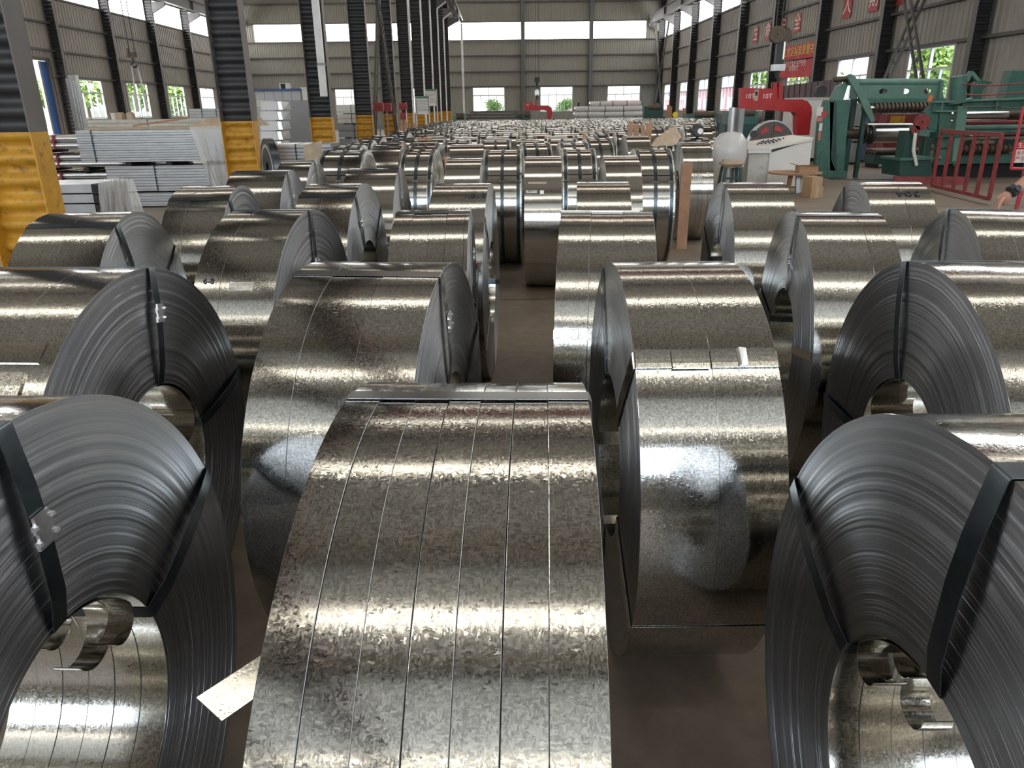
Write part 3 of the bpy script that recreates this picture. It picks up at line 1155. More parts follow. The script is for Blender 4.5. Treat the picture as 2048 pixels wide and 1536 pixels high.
# fifth row and on
coil('fifth row coil at the left in front of the second yellow column', -1.796, 5.930, 0.408, -2.8, 0.599, [0.06], five(100, 72), 1, (96, 20))
coil('fifth row coil left of centre, broad and plain', -0.949, 5.963, 0.382, 0.4, 0.600, [-0.08], five(100, 72), 1, (96, 20), seals={0: 0.45}, mat='galv_fine')
coil('sixth row coil at the left behind the fifth row one', -1.827, 7.170, 0.281, -0.8, 0.598, [0.0], five(92, 72), 1, (96, 16))
n5 = coil('upright narrow coil in the middle aisle with a strip of tape hanging on it', 0.417, 7.199, 0.329, 3.5, 0.600, [], (), -1, (96, 12), mat='galv_fine')
coil('sixth row pale coil left of the middle, dark seam in its centre', -0.299, 7.061, 0.307, 2.8, 0.600, [-0.02], (), 1, (96, 12), mat='galv_fine')
coil('sixth row coil of two strips right of the middle aisle', 1.116, 7.12, 0.309, 2.8, 0.600, [0.02], (), -1, (96, 12), mat='galv_fine')
u5 = coil('tall coil of six narrow strips behind the wooden board, white figures on it', 2.446, 9.760, 0.353, 4.8, 0.600, even(0.353, 6), (100,), -1, (96, 16), mat='galv_fine')


# wrapped coils with three black bands round the outside
def band_mesh(R, wd, seg, mat):
    t = 0.0035
    return MB().lathe([(-wd / 2, R), (-wd / 2, R + t), (wd / 2, R + t), (wd / 2, R)], seg).mesh('band', mat, 40)


def crumple_mesh(R, wd, seg, seed, rin=RIN):
    """crumpled metal edge guard round both rims"""
    rnd = random.Random(seed)
    mb = MB()
    prof = [(0.05, R + 0.004), (-0.004, R + 0.006), (-0.012, R - 0.05), (-0.010, R - 0.14), (-0.012, rin + 0.06), (-0.003, rin)]
    for sgn in (-1, 1):
        k = len(mb.v)
        m = len(prof)
        for j in range(seg):
            a = 2 * PI * j / seg
            for i, (x, r) in enumerate(prof):
                dx = rnd.uniform(-0.022, 0.004) if 1 < i < 5 else 0
                dr = rnd.uniform(-0.006, 0.006) if i > 1 else rnd.uniform(0, 0.002)
                mb.v.append((sgn * (wd / 2 - x - dx * 0.6), (r + dr) * math.cos(a), (r + dr) * math.sin(a)))
        for j in range(seg):
            jj = (j + 1) % seg
            for i in range(m - 1):
                mb.f.append((k + j * m + i, k + jj * m + i, k + jj * m + i + 1, k + j * m + i + 1))
    return mb.mesh('edge_guard', M['foil'], 35)


def wrapped(label, X, Y, wd, phi, R, seg=96, group='wrapped coils with three black bands', proto=None):
    o = thing('wrapped_coil', label, 'coil', (X, Y, 0), -rad(phi), group)
    if proto is None:
        proto = (ring_mesh(R, wd, seg, 1, 1, 5, mats=(M['galv_fine'], M['side'], M['galv_bore'])), crumple_mesh(R, wd, seg, 3 + int(10 * Y)), band_mesh(R + 0.007, 0.034, seg, M['strap']),
                 strap_mesh(wd + 0.03, R + 0.006, 0.03, M['galv_fine'], (0.02, 0.02)))
    ring, cr, bd, st = proto
    put('coil_ring', ring, o, (-wd / 2, 0, R))
    put('edge_guard', cr, o, (0, 0, R))
    for x in (-wd * 0.42, 0, wd * 0.42):
        b = put('band', bd, o, (x, 0, R))
        put('seal', ME_SEAL, b, (0, -0.5 * R * 1.72 * 1.02, 0.5 * R * 1.02), (0, rad(-30), PI / 2))
    if st:
        put('cross_strap', st, o, (0, 0, R), (rad(140), 0, 0))
    return o, proto


for lab, X, Y, wd, phi in (('banded coil in the middle, first of the banded row from the left aisle', 0.054, 8.388, 0.392, 2.3),
                           ('banded coil in the middle with a brown patch on top', 0.857, 8.370, 0.346, 2.8),
                           ('banded coil beside the tall wooden board, shiny wrinkled film on it', 1.603, 8.150, 0.374, 4.2),
                           ('banded coil at the left below the wrapped stack, dented front', -1.691, 8.697, 0.484, 0.9),
                           ('banded coil left of centre with crumpled silver edges', -0.847, 8.589, 0.346, 3.1)):
    wrapped(lab, X, Y, wd, phi, 0.6)

# the packed rows behind: copies
rnd = random.Random(12)
protos = []
for i, wd in enumerate((0.30, 0.36, 0.42)):
    protos.append((wd, (ring_mesh(0.6, wd, 48, 1, 1, 5 + i, mats=(M['galv_fine'], M['side'], M['galv_bore'])), crumple_mesh(0.6, wd, 40, 20 + i), band_mesh(0.607, 0.036, 48, M['strap']), None)))


def far_coil(label, X, Y, kind, banded, group):
    wd, (ring, cr, bd, _) = protos[kind]
    o = thing('far_coil', label, 'coil', (X, Y, 0), rad(rnd.uniform(-5, 3)), group)
    put('coil_ring', ring, o, (-wd / 2, 0, 0.6))
    if banded:
        put('edge_guard', cr, o, (0, 0, 0.6))
        for x in (-wd * 0.42, 0, wd * 0.42):
            put('band', bd, o, (x, 0, 0.6))
    return o


ORD = ['first', 'second', 'third', 'fourth', 'fifth', 'sixth', 'seventh', 'eighth', 'ninth', 'tenth', 'eleventh', 'twelfth', 'thirteenth']
for i in range(17):
    Y = 9.97 + 1.27 * i
    x = -1.95 - rnd.uniform(0, 0.25)
    xr = 1.95 if i < 2 else (2.55 if Y < 17.4 else min(0.275 * Y, 8.0))
    n = 0
    while True:
        kind = rnd.choice((0, 1, 1, 2))
        wd = protos[kind][0]
        if x + wd > xr:
            break
        banded = rnd.random() < (0.55 if Y < 14 else 0.75)
        far = i > 4
        what = 'banded' if banded else 'bare'
        lab = what + ' coil in the packed rows far down the hall' if far else '%s coil from the left, %s, in the %s packed row behind the aisle' % (ORD[n], what, ORD[i])
        far_coil(lab, x + wd / 2, Y + rnd.uniform(-0.02, 0.02), kind, banded, ('far ' if far else 'middle ') + what + ' coils in the packed rows')
        n += 1
        x += wd + (rnd.uniform(0.10, 0.16) if rnd.random() < 0.8 else rnd.uniform(0.25, 0.6))

far_coil('bare coil under the small round black lamp', 2.83, 11.26, 1, False, 'middle bare coils in the packed rows')
far_coil('banded coil in the packed rows far down the hall', 7.1, 31.56, 1, True, 'far banded coils in the packed rows')

# pieces on single coils


def on_coil(c, name, R, a, x, w, l, mat, lift=0.003, mesh=None):
    """thin plate lying on the outer face of coil c at ring angle a, x along the axis"""
    if mesh is None:
        mb = MB()
        n = 4
        top = []
        for i in range(n + 1):
            t = a + math.degrees((i / n - 0.5) * l / R)
            for xx in (x - w / 2, x + w / 2):
                for rr in (R + 0.0004, R + lift):
                    top.append((xx, rr * math.cos(rad(t)), rr * math.sin(rad(t))))
        mb.v = top
        for i in range(n):
            k = 4 * i
            mb.f += [(k + 1, k + 3, k + 7, k + 5), (k, k + 4, k + 6, k + 2), (k, k + 1, k + 5, k + 4), (k + 2, k + 6, k + 7, k + 3)]
        mb.f += [(0, 2, 3, 1), (4 * n, 4 * n + 1, 4 * n + 3, 4 * n + 2)]
        mesh = mb.mesh(name, mat)
    return put(name, mesh, c, (0, 0, R))


for x, wdt, a, lf in ((-0.13, 0.086, 132, 0.004), (-0.04, 0.090, 132.3, 0.007), (0.05, 0.078, 132, 0.004), (0.125, 0.09, 132, 0.006)):
    on_coil(k_coil, 'strap_tab', 0.5985, a, x, wdt, 0.05, M['galv'], lf)
put('strap_tab', MB().hexa([(0.075, -0.024, 0), (0.093, -0.022, 0), (0.095, 0.026, 0), (0.074, 0.024, 0), (0.079, -0.024, 0.012), (0.097, -0.022, 0.004), (0.098, 0.026, 0.004), (0.078, 0.024, 0.012)]).mesh('strap_tab', M['seal']), k_coil,
    (0, 0.606 * math.cos(rad(132)), 0.596 + 0.606 * math.sin(rad(132))), (rad(42), 0, 0))
on_coil(l2_coil, 'patch_plate', 0.602, 139, 0.06, 0.22, 0.14, M['galv'], 0.006)
on_coil(l2_coil, 'tape_piece', 0.602, 127, 0.09, 0.20, 0.06, M['galv_fine'], 0.004)
on_coil(l3b, 'pasted_tag', 0.600, 143, 0.03, 0.10, 0.035, M['foil'], 0.004)
for x, wdt in ((-0.145, 0.09), (-0.088, 0.03), (-0.058, 0.022)):
    on_coil(n3, 'foil_piece', 0.5965, 161, x, wdt, 0.045, M['foil'], 0.006)
on_coil(n5, 'tape_strip', 0.600, 138, -0.05, 0.16, 0.022, M['kraft'], 0.003)
on_coil(n5, 'tape_strip', 0.600, 146, -0.10, 0.10, 0.02, M['foil'], 0.006)
on_coil(n5, 'paper_tag', 0.600, 147, -0.01, 0.035, 0.035, M['chalk'], 0.006)

# ------------------------------------------------------------------ writing


def text(name, body, size, mat, parent=None, loc=(0, 0, 0), rot=(PI / 2, 0, 0), ext=0.002, align='CENTER', sx=1.0, shear=0.0):
    cu = bpy.data.curves.new(name, 'FONT')
    cu.body = body
    cu.size = size
    cu.extrude = ext
    cu.align_x = align
    cu.align_y = 'CENTER'
    cu.shear = shear
    cu.resolution_u = 3
    cu.materials.append(mat)
    o = bpy.data.objects.new(name, cu)
    C.objects.link(o)
    o.location = loc
    o.rotation_euler = rot
    o.scale = (sx, 1, 1)
    if parent is not None:
        o.parent = parent
    TEXTS.append(o)
    return o


TEXTS = []


def coil_text(c, body, R, a, x, size, mat, turn=0.0):
    """pen writing on the outer face; small, so flat letters just above the sheet"""
    t = rad(a)
    n = Vector((0, math.cos(t), math.sin(t)))
    up = Vector((0, math.sin(t), -math.cos(t)))      # towards the far side over the top
    if up.y < 0:
        up = -up
    r = Vector((1, 0, 0))
    if turn:
        up, r = -up, -r
    m = Matrix((r, up, n)).transposed().to_4x4()
    o = text('lettering', body, size, mat, c, (0, 0, 0), (0, 0, 0), 0.0006)
    o.matrix_local = Matrix.Translation(Vector((x, 0, R)) + n * (R + 0.003)) @ m
    return o


coil_text(r4b, '304', 0.597, 112, 0.05, 0.085, M['ink'], 1)
coil_text(m4, '1.015', 0.600, 113, 0.09, 0.060, M['ink'])
coil_text(u5, '26.030', 0.600, 158, -0.06, 0.075, M['chalk'])
coil_text(u5, '2', 0.600, 156, 0.11, 0.08, M['chalk'])
coil_text(l3b, '6-8', 0.600, 141, -0.11, 0.035, M['ink'])

# bright loose strip end lying between the front coils
p0, p1 = at(418, 1418, 0.74), at(560, 1334, 0.88)
_n = ((Vector((-1.6, 8.0, 11.875)) - p0).normalized() - (p0 - EYE).normalized()).normalized()   # lies tilted, mirroring a roof strip
_d = ray(560, 1322)
dv = EYE + _d * ((p0 - EYE).dot(_n) / _d.dot(_n)) - p0
sd = dv.cross(_n).normalized() * 0.026
mb = MB()
for i in range(2):
    q = p0 + dv * i
    for s in (-1, 1):
        mb.v += [tuple(q + sd * s), tuple(q + sd * s - Vector((0, 0, 0.0016)))]
mb.f += [(0, 4, 6, 2), (1, 3, 7, 5), (0, 1, 5, 4), (2, 6, 7, 3), (0, 2, 3, 1), (4, 5, 7, 6)]
o = mb.build('strip_tail', M['galv_fine'], front)
o.matrix_parent_inverse = (Matrix.Translation(front.location) @ Matrix.Rotation(front.rotation_euler.z, 4, 'Z')).inverted()


def bxp(mb, px0, py0, px1, py1, Y, depth, o):
    """box whose front face fills that window at distance Y; o is the origin of its thing"""
    a = at(px0, py1, Y) - o
    b = at(px1, py0, Y) - o
    return mb.box(a.x, b.x, a.y, a.y + depth, a.z, b.z)


# ------------------------------------------------------------------ left bay: stacked bars, tubes and sheets


def bar_bundle(label, x0, x1, y, d, z0, z1, rows, mat='bar', name='bar_bundle', group=None, straps=(0.22, 0.75)):
    """banded bundle of rolled bars, each bar's rounded front edge shows"""
    o = thing(name, label, 'bundle', ((x0 + x1) / 2, y + d / 2, z0), 0, group)
    h = (z1 - z0) / rows
    L = (x1 - x0) / 2
    me = MB()
    hw = d / 2
    me.v = []
    prof = [(-hw, 0.02 * h), (-hw - 0.004, 0.12 * h), (-hw - 0.004, 0.62 * h), (-hw + 0.012, 0.80 * h), (-hw + 0.012, 0.98 * h), (hw, 0.98 * h), (hw, 0.02 * h)]
    for x in (-L, L):
        for (yy, zz) in prof:
            me.v.append((x, yy, zz))
    n = len(prof)
    for i in range(n):
        j = (i + 1) % n
        me.f.append((i, j, n + j, n + i))
    me.f += [tuple(range(n)), tuple(range(2 * n - 1, n - 1, -1))]
    m = me.mesh('bar', M[mat])
    for r in range(rows):
        put('bar', m, o, (0, 0.004 * math.sin(r * 2.1), r * h))
    for f in straps:
        x = -L + 2 * L * f
        MB().box(x - 0.012, x + 0.012, -hw - 0.009, hw + 0.004, 0.0, z1 - z0 + 0.004).build('strap', M['strap'], o)
    return o


def bearers(x0, x1, y, d, z, h, label, n=3):
    o = thing('bearer', label, 'timber', ((x0 + x1) / 2, y + d / 2, z), 0, 'bearers between the bundles')
    for i in range(n):
        x = (x0 - x1) / 2 + (x1 - x0) * (i + 0.5) / n
        MB().box(x - 0.05, x + 0.05, -d / 2, d / 2, 0, h).build('block', M['dark'], o)
    return o


S = [(-7.45, -5.05)]
bar_bundle('lowest bundle of galvanised bars in the big left stack', -7.40, -4.75, 14.0, 1.1, 0.02, 0.26, 5)
bearers(-7.3, -4.85, 14.05, 1.0, 0.266, 0.018, 'thin bearers under the middle bundle of the big left stack')
bar_bundle('middle bundle of galvanised bars in the big left stack with a dark strap', -7.05, -4.75, 14.0, 1.1, 0.29, 0.73, 9, straps=(0.38, 0.8))
bearers(-7.0, -4.85, 14.05, 1.0, 0.736, 0.058, 'black bearers in the gap of the big left stack')
bar_bundle('topmost bundle of galvanised bars in the big left stack', -7.45, -4.75, 14.0, 1.1, 0.80, 1.34, 13, straps=(0.1,))
MB_ = MB().box(-1.2, 1.25, -0.5, 0.5, 0, 0.035)
tag(MB_.build('timber_board', M['kraft'], None, loc=(-6.1, 14.55, 1.346)), 'flat dusty board lying on the big left bar stack', 'board')
for i, (px, a, L) in enumerate(((318, 0.5, 0.75), (335, 0.35, 0.6))):
    p = at(px, 256, 14.4)
    tag(MB().box(-L / 2, L / 2, -0.07, 0.07, 0, 0.03).build('offcut_plank', M['wood'], None, loc=(p.x, 14.3 + 0.35 * i, 1.44 + 0.035 * i), rot=(0, -0.12, a)), ['longer offcut plank on the big left bar stack', 'shorter offcut plank on the big left bar stack'][i], 'plank', 'offcut planks')
# tubes at its left
for r in range(3):
    z0 = [0.30, 0.64, 0.98][r]
    o = thing('tube_bundle', ['lowest bright tube bundle left of the big bar stack', 'middle bright tube bundle left of the big bar stack', 'topmost bright tube bundle left of the big bar stack'][r], 'bundle', (-8.0, 15.6, z0), 0, 'bright tube bundles')
    tm = MB().tube([(-1.3, 0, 0), (1.3, 0, 0)], 0.064, 12).mesh('tube', M['bar'], 40)
    for j in range(6):
        for k in range(2):
            put('tube', tm, o, (0, -0.40 + 0.13 * j + 0.03 * k, 0.065 + 0.125 * k))
    MB().box(-0.52, -0.49, -0.475, 0.46, -0.004, 0.262).build('strap', M['rail_red'], o)
    bearers(-9.2, -6.8, 15.15, 0.9, z0 - 0.074, 0.068, ['black bearers under the lowest tube bundle', 'black bearers under the middle tube bundle', 'black bearers under the topmost tube bundle'][r])
tag(MB().box(-9.3, -6.7, 15.1, 16.1, 0, 0.22).build('plinth', M['dark']), 'dark plinth under the bright tube bundles', 'plinth')
# near channel stack with sheeting
o = thing('channel_stack', 'low stack of channels with dark open ends beside the large yellow column', 'bundle', (-4.94, 9.2, 0))
hz = 0.115
cm = MB()
for a, b, c_, d_ in ((-0.62, 0.10, 0.0, 0.004), (-0.62, 0.10, hz * 0.82, hz * 0.86)):
    cm.box(a, b, -0.02, 0.30, c_, d_)
cm.box(-0.62, 0.10, -0.02, -0.012, 0, hz * 0.86)
chm = cm.mesh('channel', M['bar'])
for r in range(6):
    for k in range(2):
        put('channel', chm, o, (0, 0.02 + 0.34 * k, 0.16 + hz * r))
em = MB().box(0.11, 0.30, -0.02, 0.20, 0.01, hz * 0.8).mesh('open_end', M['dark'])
ef = MB().box(0.105, 0.31, -0.03, 0.21, 0, 0.012).mesh('end_flange', M['strap'])
for r in range(6):
    for k in range(2):
        put('open_end', em, o, (0, 0.02 + 0.26 * k, 0.16 + hz * r))
        put('end_flange', ef, o, (0, 0.02 + 0.26 * k, 0.16 + hz * r - 0.005))
MB().box(-0.6, 0.3, 0, 0.6, 0, 0.15).build('skid', M['dark'], o)


def sheet(name, label, path, down, mat, cat='sheet', amp=0.05, nx=36, nz=14, seed=0):
    """thin sheeting hung from a line of points, falling along 'down' with folds"""
    rnd = random.Random(seed)
    ph = [rnd.uniform(0, 6) for _ in range(4)]
    mb = MB()
    m = len(path)
    for i in range(nx + 1):
        s = i / nx * (m - 1)
        k = min(int(s), m - 2)
        p = Vector(path[k]).lerp(Vector(path[k + 1]), s - k)
        dn = Vector(down[k]).lerp(Vector(down[k + 1]), s - k)
        for j in range(nz + 1):
            f = j / nz
            wv = amp * f * (math.sin(i * 0.9 + ph[0] + f) + 0.6 * math.sin(i * 2.3 + ph[1]))
            q = p + dn * f + Vector((0.3 * wv, -abs(wv) - 0.02 * f, 0.012 * math.sin(i * 1.7 + j)))
            mb.v.append(tuple(q))
    for i in range(nx):
        for j in range(nz):
            k = i * (nz + 1) + j
            mb.f.append((k, k + nz + 1, k + nz + 2, k + 1))
    o = mb.build(name, M[mat], None, 60)
    return tag(o, label, cat)


sheet('plastic_sheet', 'clear plastic sheeting draped over the low channel stack', [(-4.72, 9.15, 0.88), (-4.52, 9.1, 0.92), (-4.28, 9.1, 0.89)], [(0.05, -0.2, -0.87), (0.12, -0.25, -0.9), (0.30, -0.3, -0.88)], 'film', amp=0.10, seed=2)
sheet('plastic_curtain', 'milky plastic curtain hanging over the right end of the big bar stack', [(-5.42, 13.92, 1.385), (-4.9, 13.90, 1.39), (-4.35, 13.9, 1.38)], [(0.42, -0.15, -1.3), (0.12, -0.1, -1.32), (0.0, -0.1, -1.32)], 'film', amp=0.05, seed=5)
o = thing('plastic_heap', 'crumpled brown plastic heap on top of the big left bar stack', 'sheet', (-4.9, 14.5, 1.38))
mb = MB()
rnd2 = random.Random(4)
nx, ny = 22, 10
for i in range(nx + 1):
    for j in range(ny + 1):
        u, v = i / nx * 2 - 1, j / ny * 2 - 1
        mb.v.append((u * 0.62, v * 0.4, max(0, (0.17 + 0.07 * u) * (1 - u ** 4) * (1 - v ** 4)) + (rnd2.uniform(-0.02, 0.03) if abs(u) < .95 and abs(v) < .95 else 0)))
for i in range(nx):
    for j in range(ny):
        k = i * (ny + 1) + j
        mb.f.append((k, k + ny + 1, k + ny + 2, k + 1))
mb.build('heap', M['kraft'], o, 25)
# panel stack behind
bar_bundle('dusty stack of flat panels behind the big bar stack', -11.0, -7.0, 20.5, 1.2, 0.02, 1.10, 9, 'kraft', 'panel_stack', straps=())
bar_bundle('pale layer of flat panels topping the dusty stack behind', -10.6, -6.75, 20.6, 1.1, 1.11, 1.46, 4, 'offwhite', 'panel_stack', straps=(0.4,))
for i, (px, mt, lab) in enumerate(((228, 'white', 'white bucket on the dusty panel stack'), (241, 'kraft', 'brown block beside the white bucket'), (261, 'kraft', 'brown block farther right of the white bucket'))):
    p = at(px, 230, 20.9)
    if i == 0:
        o = thing('bucket', lab, 'bucket', (p.x, 20.9, 1.463))
        MB().lathe([(0, 0.0), (0, 0.07), (0.17, 0.085), (0.17, 0.0)], 16, 'Z').build('body', M[mt], o, 40)
        MB().lathe([(0.15, 0.086), (0.15, 0.092), (0.165, 0.092), (0.165, 0.086)], 16, 'Z').build('rim', M[mt], o)
    else:
        o = MB().box(-0.075, 0.075, -0.1, 0.1, 0, 0.15).box(-0.05, 0.05, -0.08, 0.08, 0.15, 0.18).build('packing_block', M[mt], None, loc=(p.x, 20.9, 1.463))
        tag(o, lab, 'block')
p = at(420, 224, 24.0)
bar_bundle('bluish white stack of wrapped sheets left of the second yellow column', p.x - 0.62, p.x + 0.62, 24.0, 1.2, 1.32, 1.72, 5, 'bluegrey', 'sheet_stack', straps=(0.3, 0.65))
bar_bundle('grey stack carrying the bluish white wrapped sheets', p.x - 1.4, p.x + 0.75, 23.95, 1.3, 0.02, 1.31, 7, 'grey', 'sheet_stack', straps=(0.5,))
for i in range(3):
    pp = at(175 - 12 * i, 200, 33.5)
    o = MB().box(-0.16, 0.16, -0.1, 0.1, 0, [3.1, 2.95, 3.0][i]).box(-0.12, -0.08, -0.13, -0.1, 0, 2.9).box(0.0, 0.04, -0.13, -0.1, 0, 2.9).box(0.09, 0.13, -0.13, -0.1, 0, 2.9).build('profile_pack', M['bar'], None, loc=(pp.x - 0.25, 33.2 + 0.35 * i, 0))
    tag(o, ['upright pack of profiles leaning by the first left wall column', 'second upright pack of profiles by the blue door leaf', 'third upright pack of profiles nearest the doorway'][i], 'profiles', 'upright packs of profiles')

# cabin, big grey box and wrapped goods between the second and third columns
c0 = at(515, 325, 34)
o = thing('cabin', 'white panelled cabin with a blue roof edge behind the yellow columns', 'cabin', (at(590, 200, 34).x, 35.5, 0))
cx = o.location.x
xl, xr = at(512, 200, 34).x - cx, at(602, 200, 34).x - cx
zt = at(560, 181, 34).z
MB().box(xl, xr, -1.5, 1.5, 0, zt).build('wall_panels', M['bluegrey'], o)
for i in range(1, 5):
    x = xl + (xr - xl) * i / 5
    MB().box(x - 0.012, x + 0.012, -1.51, -1.5, 0, zt).build('joint', M['grey'], o)
MB().box(xl - 0.04, xr + 0.02, -1.56, 1.55, zt - 0.02, zt + 0.07).build('roof_edge', M['blue_trim'], o)
w0, w1 = at(517, 211, 34), at(546, 203, 34)
MB().box(w0.x - cx, w1.x - cx, -1.52, -1.49, w0.z, w1.z).build('window', M['glass'], o)
MB().box(w0.x - cx - 0.05, w1.x - cx + 0.05, -1.515, -1.50, w0.z - 0.05, w1.z + 0.05).build('window_frame', M['frame'], o)
o = thing('cabin', 'pale side block of the white cabin, standing a little forward', 'cabin', (at(617, 200, 33).x, 34.5, 0))
xw = (at(631, 200, 33).x - at(603, 200, 33).x) / 2
MB().box(-xw, xw, -1.3, 1.3, 0, at(617, 177, 33).z).build('wall_panels', M['white'], o)
MB().box(-xw - 0.03, xw + 0.03, -1.33, 1.33, at(617, 177, 33).z, at(617, 177, 33).z + 0.06).build('roof_edge', M['white'], o)
p = at(567, 175, 35)
o = thing('air_unit', 'white outdoor air unit with a dark grille on the cabin roof', 'air unit', (p.x, 35.3, zt + 0.07))
MB().box(-0.22, 0.22, -0.13, 0.13, 0, 0.26).build('housing', M['white'], o)
MB().box(-0.16, 0.04, -0.14, -0.13, 0.03, 0.23).build('grille', M['dark'], o)
p0, p1 = at(560, 318, 23.0), at(628, 200, 23.0)
o = thing('grey_cupboard', 'tall plain grey cupboard in front of the white cabin', 'cupboard', ((p0.x + p1.x) / 2, 23.7, 0))
xw = (p1.x - p0.x) / 2
MB().box(-xw, xw - 0.12, -0.7, 0.7, 0.1, p1.z).build('body', M['grey'], o)
MB().box(xw - 0.115, xw, -0.68, 0.7, 0.1, p1.z - 0.02).build('door', M['bluegrey'], o)
MB().box(-xw + 0.05, xw - 0.05, -0.6, 0.6, 0, 0.1).build('plinth', M['dark'], o)
for r in range(5):
    p0 = at(521, 300 - 20 * r, 20.5)
    p1 = at(562, 282 - 20 * r, 20.5)
    o = thing('wrapped_pack', ['lowest', 'second', 'middle', 'fourth', 'topmost'][r] + ' film wrapped pack left of the grey cupboard', 'pack', ((p0.x + p1.x) / 2, 21.0, max(p0.z, 0.03)), 0, 'film wrapped packs')
    hx = (p1.x - p0.x) / 2
    hh = p1.z - max(p0.z, 0.03) - 0.012
    MB().hexa([(-hx, -.4, 0), (hx, -.42, 0), (hx, .4, 0), (-hx, .4, 0), (-hx + .02, -.38, hh), (hx - .03, -.4, hh), (hx - .02, .4, hh), (-hx + .03, .4, hh)]).build('pack', M['bar'], o)
    MB().hexa([(-hx - .012, -.43, .01), (hx * .6, -.45, .01), (hx * .6, .41, .01), (-hx - .012, .41, .01), (-hx, -.41, hh + .008), (hx * .5, -.43, hh + .008), (hx * .5, .41, hh + .008), (-hx, .41, hh + .008)]).build('wrap', M['wrap'], o)
tag(MB().box(-0.4, 0.4, -0.45, 0.5, 0, max(0.06, at(541, 300, 20.5).z - 0.02)).build('pallet_block', M['kraft'], None, loc=(at(541, 300, 20.5).x, 21, 0)), 'brown base block under the film wrapped packs', 'block')
p0, p1 = at(522, 333, 13.5), at(600, 289, 13.5)
bar_bundle('bright profile bundle behind the sloping brown sheet', p0.x + 0.2, p1.x + 0.5, 13.6, 0.8, max(0.02, p0.z), p1.z, 6, straps=(0.4,))
tag(MB().box(p0.x + 0.1, p1.x + 0.4, 13.7, 14.3, 0, max(0.02, p0.z) - 0.002).build('plinth', M['dark']), 'dark plinth under the bright profile bundle', 'plinth')
a, b, c_, d_ = at(606, 291, 12.6), at(644, 281, 12.6), at(640, 322, 12.6), at(610, 322, 12.6)
o = MB().prism([a, b, c_, d_], (0, 0.02, 0)).build('brown_sheet', M['kraft'])
tag(o, 'brown sheet of card leaning behind the banded left coil', 'sheet')
p = at(540, 315, 11.0)
o = thing('dark_reel', 'small dark reel standing at the foot of the second yellow column', 'reel', (p.x, 11.0, 0.0), 0.5)
MB().lathe([(-0.05, 0.10), (-0.05, 0.42), (0.05, 0.42), (0.05, 0.10)], 28, 'X', (0, 0, 0.85), closed=True).build('rim', M['strap'], o, 30)
MB().lathe([(-0.052, 0.30), (-0.052, 0.34), (0.052, 0.34), (0.052, 0.30)], 28, 'X', (0, 0, 0.85), closed=True).build('ring', M['seal'], o, 30)
MB().box(-0.06, 0.06, -0.3, 0.3, 0, 0.44).build('stand', M['dark'], o)
# stack seen between third and fourth column
x0, x1 = -5.45, -4.62
for r, (z0, z1, mt, lab) in enumerate(((0.02, 0.72, 'bar', 'lowest ribbed pack between the third and fourth yellow columns'), (0.75, 1.18, 'grey', 'second grey pack between the third and fourth yellow columns'),
                                      (1.21, 1.50, 'white', 'third white wrapped pack between the third and fourth yellow columns'), (1.53, 1.80, 'white', 'topmost white wrapped pack between the third and fourth yellow columns'))):
    bar_bundle(lab, x0, x1 + 0.25, 27.0, 1.0, z0, z1, [8, 2, 2, 2][r], mt, 'stacked_pack', straps=(0.5,) if r < 2 else (0.45,))
    if r:
        bearers(x0 + .1, x1 + 0.1, 27.05, 0.9, z0 - 0.026, 0.022, ['', 'thin bearers on the lowest ribbed pack', 'thin bearers on the second grey pack', 'thin bearers on the third white pack'][r])
# duct on the third column
a, b = at(642, 0, 18.3), at(655, 200, 18.3)
o = thing('wall_duct', 'pale square duct running down the third yellow footed column', 'duct', (-3.99, 18.47, 0))
MB().box(-0.075, 0.075, -0.06, 0.06, 1.93, 2.60).build('duct_length', M['frame'], o)
MB().box(-0.075, 0.075, -0.06, 0.06, 2.62, 8.0).build('duct_length', M['frame'], o)
MB().box(-0.08, 0.08, -0.065, 0.13, 2.58, 2.64).build('coupling', M['grey'], o)
# thin pipes with elbows, clipped to the far middle columns
PIPE = MB().tube([(0.29, -0.2, 0.02), (0.29, -0.2, 7.75), (0.31, -0.2, 7.85), (0.90, -0.2, 8.25)], 0.05, 8).mesh('conduit', M['frame'], 50)
for k in (5, 6, 7, 8, 9):
    put('conduit', PIPE, bpy.data.objects['steel_column' + ('.%03d' % k if k else '')])
# notice boards and red boxes
for i, (x0, y0, x1, y1, Y) in enumerate(((833, 192, 857, 229, 41.0), (852, 178, 873, 212, 47.0))):
    a, b = at(x0, y1, Y), at(x1, y0, Y)
    o = thing('notice_board', ['lower left white notice board on the far middle columns', 'upper right white notice board on the far middle columns'][i], 'sign', ((a.x + b.x) / 2, Y, 0))
    hx = (b.x - a.x) / 2
    MB().box(-hx, hx, -0.02, 0.02, a.z, b.z).build('board', M['white'], o)
    MB().box(-hx, hx, -0.024, -0.02, b.z - 0.12, b.z).build('header', M['green_pale'], o)
    lines = MB()
    for j in range(8):
        z = b.z - 0.2 - (b.z - a.z - 0.3) * j / 8
        lines.box(-hx * .85, hx * (.85 - .2 * (j % 3 == 2)), -0.0225, -0.02, z - 0.012, z + 0.012)
    lines.build('print', M['grey'], o)['kind'] = 'stuff'
    for s in (-1, 1):
        MB().box(s * hx - 0.03, s * hx + 0.03, -0.02, 0.03, 0, b.z).build('post', M['frame'], o)
